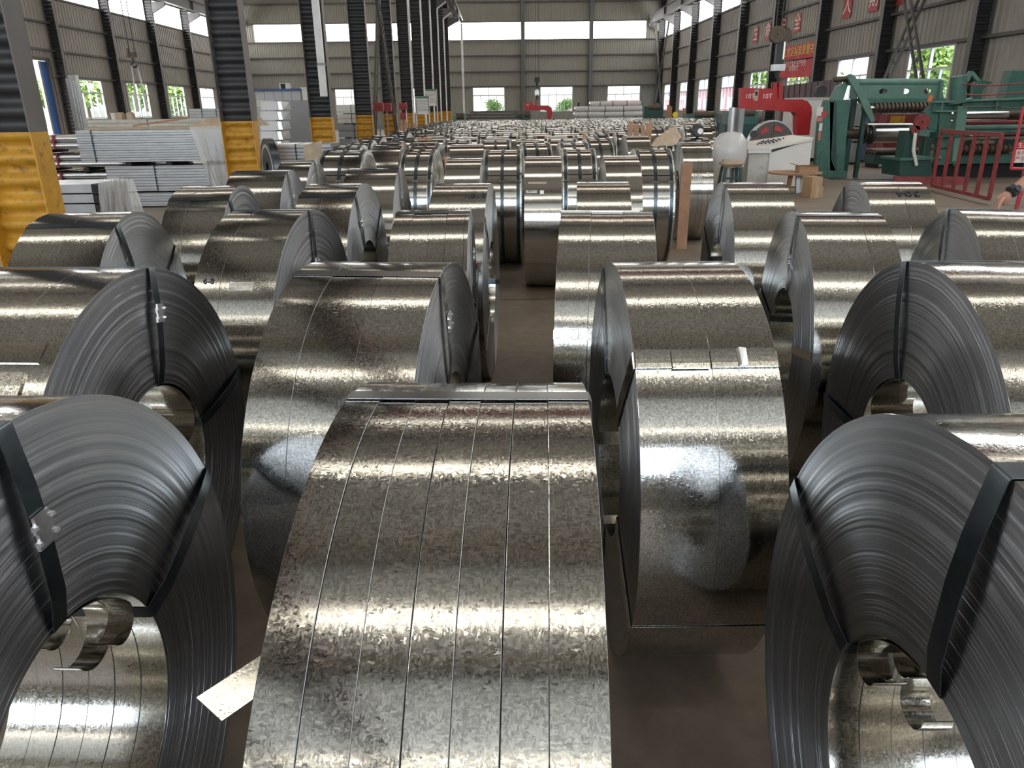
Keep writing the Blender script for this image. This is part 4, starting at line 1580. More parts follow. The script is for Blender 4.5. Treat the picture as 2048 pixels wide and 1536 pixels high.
for i, (px, py, Y) in enumerate(((757, 213, 25.5), (773, 213, 26.5), (806, 212, 33), (808, 231, 33.8))):
    p = at(px, py, Y)
    o = thing('red_box', ['left red hydrant box near the middle bracing', 'right red hydrant box near the middle bracing', 'upper red box on a post in the middle row', 'lower red box on a post in the middle row'][i], 'box', (p.x, Y, p.z - 0.15 if i != 3 else p.z - 0.15), 0, 'small red boxes')
    MB().box(-0.16, 0.16, -0.08, 0.08, 0, 0.26).build('case', M['red'], o)
    MB().box(-0.13, 0.13, -0.09, -0.08, 0.03, 0.22).build('door', M['rail_red'], o)
    if i == 3:
        MB().box(-0.02, 0.02, -0.02, 0.02, -o.location.z, 0).build('post', M['grey'], o)
    elif i == 2:
        MB().box(0.1, 0.14, 0.02, 0.06, -o.location.z, 0.3).build('post', M['frame'], o)
    else:
        MB().box(-0.02, 0.02, -0.02, 0.02, -o.location.z, 0).build('post', M['grey'], o)

# crane hooks and slings
p = at(265, 112, 34)
o = thing('crane_hook', 'small dark crane hook hanging by the left wall', 'hook', (p.x, 34, p.z))
MB().tube([(-0.1, 0, 0.1), (-0.1, 0, 9)], 0.018, 6).build('wire_rope', M['rope'], o)
MB().tube([(0.12, 0, 0.1), (0.12, 0, 9)], 0.018, 6).build('wire_rope', M['rope'], o)
MB().box(-0.2, 0.2, -0.06, 0.06, -0.05, 0.14).box(-0.17, -0.11, -0.08, 0.08, -0.02, 0.3).box(0.11, 0.17, -0.08, 0.08, -0.02, 0.3).build('block', M['iron'], o)
MB().tube([(0, 0, -0.05), (0.0, 0, -0.22), (-0.1, 0, -0.3), (-0.08, 0, -0.4), (0.04, 0, -0.43), (0.12, 0, -0.34)], 0.04, 8).build('hook', M['black'], o, 50)
for s, lab in ((-1, 'left pale sling hanging from the small left crane hook'), (1, 'right pale sling hanging from the small left crane hook')):
    q = thing('lifting_sling', lab, 'sling', (p.x, 34 + 0.05 * s, p.z - 0.42), 0, 'pale slings')
    MB().hexa([(-.02, -.01, -1.75), (.09 * 1, -.01, -1.75), (.09, .01, -1.75), (-.02, .01, -1.75), (-.01, -.01, 0.06), (.03, -.01, 0.06), (.03, .01, 0.06), (-.01, .01, 0.06)]).build('webbing', M['wrap'], q, loc=(0.10 * s, 0, 0), rot=(0, -0.055 * s, 0))

# red lifting hook (C shape) on the near crane block
Y = 20.0
o = thing('red_c_hook', 'large red C shaped coil lifting hook with white weight marks', 'lifting hook', (at(1550, 200, Y).x, Y, at(1550, 200, Y).z))
O = o.location.copy()


def P(px, py, dy=0.0, YY=None):
    q = at(px, py, YY or Y) - O
    return Vector((q.x, dy, q.z))


MB().prism([P(1479, 217, -.16), P(1481, 176, -.16), P(1543, 178, -.16), P(1545, 199, -.16), P(1600, 199, -.16), P(1611, 203, -.16), P(1618, 213, -.16), P(1619, 226, -.16), P(1614, 270, -.16), P(1590, 270, -.16), P(1590, 231, -.16), P(1585, 224, -.16), P(1510, 219, -.16)], (0, 0.32, 0)).build('hook_body', M['red'], o, 30)
MB().prism([P(1543, 199, -.10), P(1545, 165, -.10), P(1551, 165, -.10), P(1552, 199, -.10)], (0, 0.05, 0)).prism([P(1554, 199, -.10), P(1556, 163, -.10), P(1562, 164, -.10), P(1562, 200, -.10)], (0, 0.05, 0)).prism([P(1543, 190, .06), P(1546, 165, .06), P(1562, 164, .06), P(1562, 200, .06)], (0, 0.05, 0)).build('lug', M['red'], o)
for px, nm in ((1496, -1), (1530, 1)):
    q = P(px, 193, -.165)
    text('lettering', '10T', 0.155, M['chalk'], o, q, (PI / 2, 0, 0), 0.003)
q = P(1508, 190, -.17)
MB().box(q.x - 0.05, q.x + 0.05, -.175, -.162, q.z - 0.14, q.z + 0.12).build('plate', M['kraft'], o)
MB().box(q.x - 0.03, q.x + 0.03, -.178, -.175, q.z - 0.02, q.z + 0.08).build('pictogram', M['ink'], o)
b = thing('crane_block', 'heavy rusty sheave block with a dark hook above the red lifting hook', 'crane block', (O.x, Y, O.z))
mb = MB()
for s in (-1, 1):
    q = P(1561 + 9 * s, 70)
    mb.lathe([(-0.05, 0.02), (-0.05, 0.19), (-0.03, 0.2), (0.03, 0.2), (0.05, 0.19), (0.05, 0.02)], 24, 'Y', (q.x, 0.08 * s, q.z), closed=True)
mb.build('sheave_guard', M['iron'], b, 40)
q0, q1 = P(1559, 84), P(1557, 128)
MB().box(q1.x - .10, q1.x + .10, -.07, .07, q1.z, q0.z + .05).build('hook_frame', M['black'], b)
MB().box(q1.x + .05, q1.x + .09, -.1, -.07, q1.z + .1, q0.z).build('latch', M['seal'], b)
q2 = P(1555, 142)
MB().box(q2.x - .15, q2.x + .15, -.10, .10, q2.z, q1.z - 0.01).box(q2.x - .12, q2.x + .12, -.12, .12, q2.z + .05, q1.z - .05).build('shackle_body', M['bar'], b)
q3 = P(1556, 168)
MB().tube([(q2.x, 0, q2.z), (q2.x, 0, q2.z - .12), (q2.x + .06, 0, q2.z - .2), (q2.x + .05, 0, q2.z - .32), (q2.x - .04, 0, q2.z - .36), (q2.x - .09, 0, q2.z - .28)], [.06, .055, .05, .05, .045, .02], 10).build('hook', M['black'], b, 50)
for s in (-0.11, 0.02, 0.14):
    q = P(1561, 55)
    MB().tube([(q.x + s, 0.0, q.z - 0.02), (q.x + s, 0, 9.3 - O.z)], 0.014, 6).build('wire_rope', M['rope'], b)
# far red hook
Y = 50.0
o = thing('red_c_hook', 'small far red C shaped lifting hook before the back wall', 'lifting hook', (at(1077, 215, Y).x, Y, at(1077, 215, Y).z))
O = o.location.copy()
MB().prism([P(1049, 221, -.2, Y), P(1049, 206, -.2, Y), P(1062, 204, -.2, Y), P(1067, 211, -.2, Y), P(1096, 211, -.2, Y), P(1103, 216, -.2, Y), P(1104, 228, -.2, Y), P(1100, 244, -.2, Y), P(1094, 244, -.2, Y), P(1094, 222, -.2, Y), P(1088, 220, -.2, Y)], (0, .4, 0)).build('hook_body', M['red'], o, 30)
q = P(1055, 210, -.21, Y)
text('lettering', '10T', 0.17, M['chalk'], o, q, (PI / 2, 0, 0), 0.003)
MB().prism([P(1069, 212, -.1, Y), P(1070, 199, -.1, Y), P(1073, 199, -.1, Y), P(1073, 212, -.1, Y)], (0, .2, 0)).build('lug', M['red'], o)
b = thing('crane_block', 'small far crane block above the far red lifting hook', 'crane block', (O.x, Y, O.z))
for py0, py1, hw, mt in ((156, 164, .16, 'black'), (166, 174, .08, 'black'), (181, 190, .13, 'bar'), (191, 198, .07, 'black')):
    q0, q1 = P(1074, py1, 0, Y), P(1074, py0, 0, Y)
    MB().box(q0.x - hw, q0.x + hw, -.1, .1, q0.z, q1.z).box(q0.x - hw * .6, q0.x + hw * .6, -.12, .12, q0.z - 0.05, q1.z + 0.05).build('link', M[mt], b)
q = P(1074, 156, 0, Y)
for s in (-.1, .1):
    MB().tube([(q.x + s, 0, q.z), (q.x + s, 0, 9.2 - O.z)], 0.018, 6).build('wire_rope', M['rope'], b)

# ------------------------------------------------------------------ banners and characters on the right wall
for ch, ya in (('生', 47.0), ('命', 44.9), ('安', 42.6), ('全', 40.6), ('人', 35.0), ('期', 32.6), ('防', 30.55)):
    zc, hh, ww = (5.43, 0.42, 0.42) if ya > 40 else (5.52, 0.46, 0.40)
    o = thing('character_board', 'red wall board with the white character ' + {'生': 'for life', '命': 'for fate', '安': 'for peace, behind a column', '全': 'for whole, right of the hook', '人': 'for person', '期': 'for term', '防': 'cut by a column at its right'}[ch], 'sign', (XR - 0.058, ya, zc), -PI / 2, 'red character boards')
    MB().box(-ww, ww, 0, 0.02, -hh, hh).build('board', M['board'], o)
    text('lettering', ch, 0.80, M['chalk'], o, (0, -0.004, 0.02), (PI / 2, 0, 0), 0.003)


def banner(label, y0, y1, zt, zb, zt2, zb2, lines, mat, size, sag=0.06):
    x = XR - 0.245
    o = thing('banner', label, 'banner', (x, (y0 + y1) / 2, (zt + zb) / 2), -PI / 2)
    L = (y0 - y1) / 2
    zm = (zt + zb) / 2
    mb = MB()
    n = 24
    for i in range(n + 1):
        s = i / n
        xx = -L + 2 * L * s
        t = zt + (zt2 - zt) * s - sag * math.sin(PI * s) - zm
        b_ = zb + (zb2 - zb) * s - sag * math.sin(PI * s) - zm
        w_ = 0.03 * math.sin(s * 19)
        mb.v += [(xx, w_, t), (xx, w_, b_)]
        if i:
            k = 2 * i
            mb.f.append((k - 2, k, k + 1, k - 1))
    mb.build('cloth', M['banner'], o, 60)
    for (body, f, dz) in lines:
        z = zt + (zt2 - zt) * 0.5 - sag * 0.8 - zm - (zt - zb) * dz
        text('lettering', body, size, M[mat], o, (0, -0.045, z), (PI / 2, -math.atan2(zt2 - zt, 2 * L), 0), 0.002, sx=f)
    return o


banner('upper red banner with yellow lettering on the right wall', 41.6, 37.35, 4.42, 3.80, 4.40, 3.72, [('工作定标准质量关', 1.0, 0.5)], 'gold', 0.50, 0.03)
banner('lower red banner with two lines of white lettering over a window', 42.3, 37.35, 3.70, 2.98, 3.66, 2.88, [('安全为了生产 生产安全', 1.0, 0.2), ('必须安全', 1.0, 0.46)], 'chalk', 0.30, 0.03)

# ------------------------------------------------------------------ green strip line on the right
Y = 18.0
o = thing('uncoiler_stand', 'green machine stand with notices on its front post and a pale shaft drum', 'machine', (at(1665, 358, Y).x, Y, 0))
O = o.location.copy()
MB().prism([P(1628, 357, 0), P(1632, 318, 0), P(1638, 240, 0), P(1650, 203, 0), P(1668, 202, 0), P(1662, 318, 0), P(1672, 345, 0), P(1674, 358, 0)], (0, 0.14, 0)).build('front_post', M['green'], o)
MB().prism([P(1672, 345, .05), P(1672, 200, .05), P(1704, 199, .05), P(1696, 260, .05), P(1690, 345, .05)], (0, 0.7, 0)).build('side_post', M['green'], o)
MB().prism([P(1660, 345, .0), P(1660, 204, .0), P(1673, 204, .0), P(1673, 345, .0)], (0, 0.3, 0)).build('recess', M['green_dark'], o)
MB().prism([P(1636, 358, -.1), P(1636, 340, -.1), P(1690, 342, -.1), P(1690, 358, -.1)], (0, 1.0, 0)).build('base', M['green'], o)
MB().prism([P(1668, 201, .1), P(1680, 172, .1), P(1693, 166, .1), P(1700, 170, .1), P(1690, 201, .1)], (0, 0.2, 0)).build('arm_root', M['green_pale'], o)
MB().tube([P(1676, 158, .25), P(1715, 157, .25)], 0.06, 12).build('pivot', M['iron'], o, 40)
MB().prism([P(1691, 152, -.06), P(1698, 148, -.06), P(1708, 152, -.06), P(1736, 205, -.06), P(1748, 240, -.06), P(1741, 246, -.06), P(1728, 222, -.06), P(1716, 195, -.06)], (0, 0.07, 0)).build('swing_arm', M['green_pale'], o)
p0, p1 = P(1680, 268, .4), P(1742, 268, .4)
MB().tube([p0, p1], 0.13, 20).build('shaft', M['iron'], o, 40)
MB().lathe([(0, 0.05), (0, 0.24), (0.05, 0.24), (0.05, 0.05)], 28, 'X', (p1.x - 0.02, p1.y, p1.z), closed=True).build('flange', M['iron'], o, 40)
MB().lathe([(0.06, 0.0), (0.06, 0.22), (1.10, 0.22), (1.10, 0.0)], 36, 'X', (p1.x, p1.y, p1.z)).build('drum', M['chrome'], o, 40)
MB().lathe([(0, 0.05), (0, 0.215), (0.06, 0.215), (0.06, 0.05)], 28, 'X', (p1.x + 0.08, p1.y - 0.15, p1.z - 0.02), closed=True).build('collar', M['black'], o, 40)
for i, (x0, y0, x1, y1, mt) in enumerate(((1632, 214, 1646, 232, 'white'), (1633, 234, 1645, 243, 'rose'), (1637, 246, 1645, 262, 'white'), (1635, 264, 1642, 281, 'rose'))):
    a, b_ = P(x0, y1, -.006), P(x1, y0, -.006)
    MB().box(a.x, b_.x, -.012, -.001, a.z, b_.z).build('notice', M[mt], o)
q = P(1648, 228, -.008)
MB().lathe([(-.006, 0), (-.006, .07), (0, .07), (0, 0)], 20, 'Y', (q.x, -.012, q.z)).build('round_notice', M['board'], o)
# top guard beam with three holes
o = thing('guard_beam', 'pale green guard beam with three round holes over the strip line', 'machine', (at(1795, 180, Y).x, Y + .3, at(1795, 180, Y).z))
O = o.location.copy()
bm = bmesh.new()
pl = [P(1716, 169, 0), P(1896, 169, 0), P(1903, 197, 0), P(1733, 196, 0)]
holes = [P(1779, 182, 0), P(1825, 182, 0), P(1870, 182, 0)]
ed = []
for k, loop in enumerate([pl] + [[h + Vector((0.105 * math.cos(a), 0, 0.06 * math.sin(a))) for a in [2 * PI * j / 20 for j in range(20)]] for h in holes]):
    vs = [bm.verts.new(q) for q in loop]
    ed += [bm.edges.new((vs[i], vs[(i + 1) % len(vs)])) for i in range(len(vs))]
bmesh.ops.triangle_fill(bm, edges=ed, use_beauty=True)
r_ = bmesh.ops.extrude_face_region(bm, geom=bm.faces[:])
bmesh.ops.translate(bm, verts=[g for g in r_['geom'] if isinstance(g, bmesh.types.BMVert)], vec=(0, 0.05, 0))
bmesh.ops.recalc_face_normals(bm, faces=bm.faces)
me = bpy.data.meshes.new('web_plate')
bm.to_mesh(me)
bm.free()
me.materials.append(M['green_pale'])
put('web_plate', me, o)
MB().tube([P(1704, 163, .1), P(1900, 163, .1)], 0.075, 14).build('top_tube', M['green_pale'], o, 40)
MB().prism([P(1730, 196, -.12), P(1902, 197, -.12), P(1904, 207, -.12), P(1736, 206, -.12)], (0, .3, 0)).build('bottom_flange', M['green'], o)
for px in (1722, 1893):
    MB().box(P(px, 180).x - 0.03, P(px, 180).x + 0.03, -.1, .2, P(px, 197).z, P(px, 160).z).build('end_plate', M['green_pale'], o)
MB().box(P(1893, 180).x - .06, P(1893, 180).x + .06, .02, .18, -O.z, P(1893, 197).z).build('leg', M['green'], o)
MB().box(P(1726, 180).x - .05, P(1726, 180).x + .05, .02, .18, -O.z, P(1726, 197).z).build('leg', M['green_dark'], o)


def disc_roll(o, a, b, r, n, mat, r2=0.7):
    prof = []
    L = (b - a).length
    prof.append((0, 0))
    for i in range(n):
        x0 = L * i / n
        x1 = L * (i + 0.55) / n
        x2 = L * (i + 1) / n
        prof += [(x0, r), (x1, r), (x1, r * r2), (x2, r * r2)]
    prof.append((L, 0))
    return MB().lathe(prof, 18, 'X', a).build('disc_roll', M[mat], o, 30)


o = thing('disc_roller', 'dark threaded roller of many discs under the green guard beam', 'roller', (at(1800, 216, Y).x, Y + .1, at(1800, 216, Y).z))
O = o.location.copy()
disc_roll(o, P(1752, 216), P(1872, 216), 0.115, 15, 'iron')
MB().tube([P(1728, 217), P(1756, 216)], 0.06, 12).build('journal', M['chrome'], o, 40)
MB().box(P(1734, 217).x - .04, P(1734, 217).x + .04, -.05, .05, -O.z, P(1734, 217).z + .08).build('bearing_post', M['green_dark'], o)
MB().box(P(1868, 217).x - .04, P(1868, 217).x + .04, .12, .2, -O.z, P(1868, 217).z + .08).build('bearing_post', M['green_dark'], o)
# slitting frame
Y = 16.6
o = thing('slitting_frame', 'big green slitting frame with a ribbed beam and twin uprights', 'machine', (at(1910, 350, Y).x, Y, 0))
O = o.location.copy()
MB().prism([P(1868, 204, 0), P(2075, 196, 0), P(2075, 221, 0), P(1866, 224, 0)], (0, .10, 0)).build('beam_web', M['green'], o)
MB().prism([P(1864, 203, -.12), P(2075, 194, -.12), P(2075, 198, -.12), P(1864, 206, -.12)], (0, .3, 0)).prism([P(1866, 221, -.12), P(2075, 218, -.12), P(2075, 222, -.12), P(1866, 224, -.12)], (0, .3, 0)).build('beam_flange', M['green_pale'], o)
for px in (1880, 1921, 1988, 2050):
    MB().box(P(px, 210).x - .012, P(px, 210).x + .012, -.1, 0, P(px, 223).z, P(px, 203).z).build('rib', M['green_pale'], o)
MB().tube([P(1916, 205, .0), P(1918, 152, .0)], 0.155, 20).build('screw_housing', M['green'], o, 40)
MB().tube([P(1916, 205, .0), P(1916, 201, .0)], 0.26, 20).build('housing_foot', M['green'], o, 40)
MB().prism([P(1880, 224, .0), P(1904, 224, .0), P(1893, 330, .0), P(1874, 330, .0)], (0, .14, 0)).build('upright', M['green'], o)
MB().prism([P(1908, 212, -.15), P(1928, 212, -.15), P(1913, 322, -.15), P(1896, 322, -.15)], (0, .14, 0)).build('upright', M['green_pale'], o)
MB().prism([P(1852, 224, .05), P(1872, 205, .05), P(1884, 205, .05), P(1876, 260, .05), P(1860, 258, .05)], (0, .12, 0)).build('cheek', M['green'], o)
MB().prism([P(1832, 252, .1), P(1882, 252, .1), P(1880, 276, .1), P(1834, 270, .1)], (0, .2, 0)).build('saddle', M['green_pale'], o)
MB().prism([P(1815, 262, .0), P(1838, 262, .0), P(1830, 315, .0), P(1822, 345, .0), P(1800, 345, .0)], (0, .35, 0)).build('foot', M['green_dark'], o)
MB().prism([P(1798, 318, -.05), P(1860, 316, -.05), P(1862, 356, -.05), P(1796, 352, -.05)], (0, .8, 0)).build('base_box', M['green_dark'], o)
MB().prism([P(1795, 316, -.12), P(1862, 313, -.12), P(1862, 318, -.12), P(1795, 321, -.12)], (0, .9, 0)).build('base_flange', M['green'], o)
q = P(1841, 244, -.02)
MB().lathe([(-.03, .02), (-.03, .16), (.03, .16), (.03, .02)], 26, 'Y', (q.x, -.05, q.z), closed=True).build('handwheel', M['rail_red'], o, 40)
q = P(1828, 260, -.02)
MB().lathe([(-.03, .02), (-.03, .09), (.03, .09), (.03, .02)], 20, 'Y', (q.x, -.05, q.z), closed=True).build('handwheel', M['rail_red'], o, 40)
MB().tube([P(1826, 266, -.1), P(1821, 300, -.12), P(1828, 330, -.1)], 0.035, 8).build('hose', M['white'], o, 50)
MB().tube([P(1862, 298, .02), P(1910, 296, .02)], 0.03, 8).build('spindle', M['iron'], o, 50)
MB().prism([P(1866, 264, -.2), P(1930, 262, -.2), P(1928, 272, -.2), P(1864, 275, -.2)], (0, .3, 0)).build('cross_piece', M['green_dark'], o)
for px, py in ((1872, 318), (1904, 330)):
    MB().tube([P(px, py - 6, -.16), P(px - 4, py, -.18)], 0.05, 10).build('jack', M['green'], o, 40)
MB().prism([P(1864, 205, .15), P(1869, 190, .15), P(1874, 191, .15), P(1871, 205, .15)], (0, .05, 0)).build('lever', paint('orange_grip', (0.75, 0.17, 0.05), rough=0.5), o)
# rolls behind it
Y2 = 17.3
rl = thing('strip_rolls', 'bright steel rolls and dark spacer rollers behind the red railing', 'rollers', (at(1950, 235, Y2).x, Y2, at(1950, 235, Y2).z))
O = rl.location.copy()
MB().tube([P(1848, 232, 0, Y2), P(2012, 230, 0, Y2)], 0.115, 24).build('bright_roll', M['chrome'], rl, 40)
MB().tube([P(2012, 230, 0, Y2), P(2075, 229, 0, Y2)], 0.10, 20).build('roll_neck', M['iron'], rl, 40)
MB().tube([P(1905, 277, -.05, Y2), P(2075, 273, -.05, Y2)], 0.06, 20).build('bright_bar', M['chrome'], rl, 40)
disc_roll(rl, P(1910, 298, -.1, Y2), P(2014, 296, -.1, Y2), 0.115, 12, 'iron', .8)
MB().box(P(1900, 300, 0, Y2).x, P(2075, 300, 0, Y2).x, 0.05, 0.4, P(1950, 308, 0, Y2).z, P(1950, 303, 0, Y2).z).build('table_edge', M['chrome'], rl)
MB().box(P(1898, 300, 0, Y2).x, P(2075, 300, 0, Y2).x, 0.1, 0.6, P(1950, 328, 0, Y2).z, P(1950, 309, 0, Y2).z).build('table_side', M['green'], rl)
MB().box(P(1898, 300, 0, Y2).x, P(2075, 300, 0, Y2).x, 0.35, 0.7, -O.z, P(1950, 328, 0, Y2).z).build('pit_side', M['dark'], rl)
for k, (py, mt, r_) in enumerate(((245, 'rail_red', .045), (263, 'green', .06), (268, 'rail_red', .025), (254, 'green_pale', .05))):
    MB().tube([P(1900, py + 1, -.15 - .02 * k, Y2), P(2075, py - 2, -.15 - .02 * k, Y2)], r_, 10).build('guide_bar', M[mt], rl, 40)
for k, (pts, mt) in enumerate(((((1925, 168), (1985, 171), (2080, 164)), 'rail_red'), (((1930, 189), (1975, 190), (2080, 182)), 'rail_red'), (((1928, 214), (1995, 213), (2010, 217), (2060, 215)), 'iron'))):
    pp = [at(x, y, 16.2) for x, y in pts]
    tag(MB().tube(pp, 0.016, 6).build('hydraulic_hose', M[mt], None, 50), ['topmost thin red hose over the green ribbed beam', 'second thin red hose just above the green ribbed beam', 'dark hose along the face of the green ribbed beam'][k], 'hose', 'hoses on the slitting frame')
o = thing('rear_bracket', 'small green bracket machine at the back right of the strip line', 'machine', (at(1960, 200, 19).x, 19, 0))
O = o.location.copy()
MB().prism([P(1945, 205, 0, 19), P(1950, 165, 0, 19), P(1962, 160, 0, 19), P(1985, 164, 0, 19), P(1965, 180, 0, 19), P(1962, 205, 0, 19)], (0, .15, 0)).build('bracket', M['green'], o)
MB().prism([P(1930, 163, 0, 19), P(1941, 142, 0, 19), P(1948, 143, 0, 19), P(1962, 160, 0, 19), P(1955, 163, 0, 19), P(1944, 150, 0, 19), P(1938, 163, 0, 19)], (0, .1, 0)).build('crank', M['green_pale'], o)
MB().box(P(1955, 205, 0, 19).x - .1, P(1955, 205, 0, 19).x + .1, 0, .2, 0, P(1955, 205, 0, 19).z).build('post', M['green_dark'], o)
o = thing('green_post', 'plain green post at the right frame edge above the red gate', 'machine', (at(2030, 195, 18).x, 18, 0))
O = o.location.copy()
MB().prism([P(2008, 200, 0, 18), P(2024, 141, 0, 18), P(2075, 141, 0, 18), P(2075, 200, 0, 18)], (0, .3, 0)).build('post_head', M['green'], o)
MB().box(P(2040, 200, 0, 18).x - .2, P(2040, 200, 0, 18).x + .2, 0, .3, 0, P(2040, 200, 0, 18).z).build('post', M['green_dark'], o)
# things behind the strip line
for i, (x0, y0, x1, y1, Y_, mt, lab) in enumerate(((1699, 206, 1735, 345, 22.0, 'grey', 'tall grey cabinet behind the green stand'), (1728, 232, 1746, 330, 22.8, 'blue_trim', 'dark blue cabinet right of the grey one behind the green stand'),
                                                 (1742, 215, 1760, 330, 22.4, 'rail_red', 'maroon cabinet right of the blue one'), (1760, 228, 1850, 330, 24.0, 'rail_red', 'low maroon machine with a yellow panel behind the drum'))):
    a, b_ = at(x0, y1, Y_), at(x1, y0, Y_)
    o = thing('cabinet', lab, 'cabinet', ((a.x + b_.x) / 2, Y_ + .3, 0))
    hx = (b_.x - a.x) / 2
    MB().box(-hx, hx, -.3, .3, .06, b_.z).build('body', M[mt], o)
    if i == 0:
        for z in (.62, 1.02):
            MB().box(-hx - .004, hx + .004, -.31, -.2, z - .03, z + .03).build('shadow_gap', M['dark'], o)
        MB().box(-hx + .05, -hx + .4, -.312, -.305, 1.045, 1.065).build('handle', M['seal'], o)
    elif i == 3:
        q = at(1772, 235, Y_)
        MB().box(-hx + .1, -hx + .55, -.32, -.3, b_.z - .42, b_.z - .05).build('yellow_panel', M['yellow'], o)
        MB().bar((-hx + .75, -.32, b_.z - .45), (-hx + .95, -.32, b_.z - .05), .08, .03).build('yellow_arm', M['yellow'], o)
    else:
        MB().box(-hx + .03, hx - .03, -.315, -.3, .2, b_.z - .1).build('door', M[mt], o)
    MB().box(-hx + .02, hx - .02, -.25, .25, 0, .06).build('plinth', M['dark'], o)
o = thing('purple_partition', 'maroon ribbed sheet partition behind the red lifting hook', 'partition', (at(1620, 190, 30).x, 30, 0))
O = o.location.copy()
a0, a1 = at(1563, 172, 31), at(1682, 157, 26)
b0, b1 = at(1563, 201, 31), at(1682, 198, 26)
n = 20
for i in range(n):
    f0, f1 = i / n, (i + .94) / n
    t0, t1 = a0.lerp(a1, f0) - O, a0.lerp(a1, f1) - O
    u0, u1 = b0.lerp(b1, f0) - O, b0.lerp(b1, f1) - O
    u0.z = u1.z = 0.05
    ofs = Vector((0.02, 0, 0)) * (i % 2)
    MB().prism([t0 + ofs, t1 + ofs, u1 + ofs, u0 + ofs], (0.05, 0.03, 0)).build('sheet_rib', M['purple'], o)
o = thing('machine_hood', 'white machine hood below the maroon partition', 'machine', (at(1635, 230, 23.5).x, 24, 0))
a, b_ = at(1572, 290, 23.5), at(1672, 198, 23.5)
hx = (b_.x - a.x) / 2
MB().box(-hx, hx, -.5, .5, .1, b_.z).build('hood', M['white'], o)
MB().box(-hx - .02, hx + .02, -.53, .5, b_.z, b_.z + .05).build('lid', M['offwhite'], o)
MB().box(-hx + .1, hx - .1, -.4, .4, 0, .1).build('plinth', M['dark'], o)
o = MB().lathe([(-.1, 0), (-.1, .17), (.1, .17), (.1, 0)], 20, 'Y', (0, 0, 0)).build('fan_motor', M['black'], None, 40, loc=(at(1650, 195, 23.5).x, 23.9, b_.z + .05 + .17))
tag(o, 'round black motor on the white machine hood', 'motor')
o = thing('roller_bed', 'low green roller bed on the floor behind the drum', 'machine', (at(1780, 300, 21).x, 21, 0))
O = o.location.copy()
q0, q1 = P(1738, 318, 0, 21), P(1835, 318, 0, 21)
MB().box(q0.x, q1.x, -.3, .3, .1, .34).build('bed', M['green_dark'], o)
for k in range(4):
    MB().tube([(q0.x, -.25 + .17 * k, .42), (q1.x, -.25 + .17 * k, .42)], .07, 12).build('roller', M['iron'], o, 40)
for x in (q0.x + .1, q1.x - .1):
    MB().box(x - .05, x + .05, -.28, .28, 0, .1).build('foot', M['dark'], o)

# railing and gate
Y0, Y1 = 15.0, 12.6
ra, rb = at(1893, 272, Y0), at(2012, 284, Y1)
la, lb = Vector((at(1862, 378, 15.0).x, Y0, .03)), Vector((at(1994, 402, 12.6).x, Y1, .03))
o = thing('red_railing', 'dull red railing of upright bars before the slitting frame', 'railing', ((la.x + lb.x) / 2, (Y0 + Y1) / 2, 0))
O = o.location.copy()
la, lb = Vector((8.55, 15.0, .10)) - O, Vector((8.28, 12.75, .10)) - O
ta, tb = la + Vector((.0, 0, 1.02)), lb + Vector((.0, 0, 1.02))
MB().bar(ta, tb, .06, .07).build('top_rail', M['rail_red'], o)
MB().bar(la, lb, .06, .06).build('bottom_rail', M['rail_red'], o)
for i in range(6):
    f = i / 5
    MB().bar(la.lerp(lb, f), ta.lerp(tb, f), .05, .05, (0, 1, 0)).build('bar', M['rail_red'], o)
for f in (0.02, .98):
    q = la.lerp(lb, f)
    MB().box(q.x - .03, q.x + .03, q.y - .03, q.y + .03, -.10, .0).build('foot', M['rail_red'], o)
o = thing('red_gate', 'bright red gate frame carrying a warning sign at the right edge', 'gate', (at(2060, 300, 11.875).x, 11.6, 0))
O = o.location.copy()
rr = paint('gate_red', (0.40, 0.03, 0.045), rough=0.45)
YG = 11.6
MB().tube([P(2022, 337, 0, YG), P(2047, 215, 0, YG)], .022, 8).build('left_upright', rr, o, 40)
MB().tube([P(2022, 337, 0, YG), P(2100, 340, 0, YG)], .022, 8).build('cross_tube', rr, o, 40)
MB().tube([P(2047, 215, 0, YG), P(2120, 213, 0, YG)], .022, 8).build('top_tube', rr, o, 40)
q = P(2052, 340, 0, YG)
MB().tube([q, Vector((q.x - .02, 0, -O.z + .0))], .03, 8).build('gate_post', rr, o, 40)
MB().tube([P(2100, 340, 0, YG), P(2120, 213, 0, YG)], .022, 8).build('right_upright', rr, o, 40)
q = P(2100, 340, 0, YG)
MB().tube([q, Vector((q.x, 0, -O.z))], .03, 8).build('gate_post', rr, o, 40)
s0, s1 = P(2026, 326, 0.03, YG), P(2088, 283, 0.03, YG)
MB().box(s0.x, s1.x, .03, .04, s0.z, s1.z).build('sign_plate', M['white'], o)
MB().box(s0.x, s1.x, .026, .03, s1.z - .11, s1.z).build('sign_header', M['red'], o)
cxs = (s0.x + s1.x) / 2
text('lettering', '生产重地', .085, M['chalk'], o, (cxs, .024, s1.z - .055), (PI / 2, 0, 0), .001)
text('lettering', '未经许可', .085, M['board'], o, (cxs, .027, s1.z - .165), (PI / 2, 0, 0), .001)
text('lettering', '严禁入内', .085, M['board'], o, (cxs, .027, s1.z - .255), (PI / 2, 0, 0), .001)
o = MB().box(-.7, .7, -.05, .05, 0, .16).build('floor_beam', M['rail_red'], None, loc=(9.15, 16.2, 0), rot=(0, 0, -.25))
tag(o, 'rusty red beam lying on the floor before the green base', 'beam')
o = MB().box(-1.2, 1.2, -.7, .7, 0, .012).build('floor_plate', M['iron'], None, loc=(8.9, 18.1, 0.0), rot=(0, 0, -.1))
tag(o, 'dark steel plate on the floor beside the green stand', 'plate')

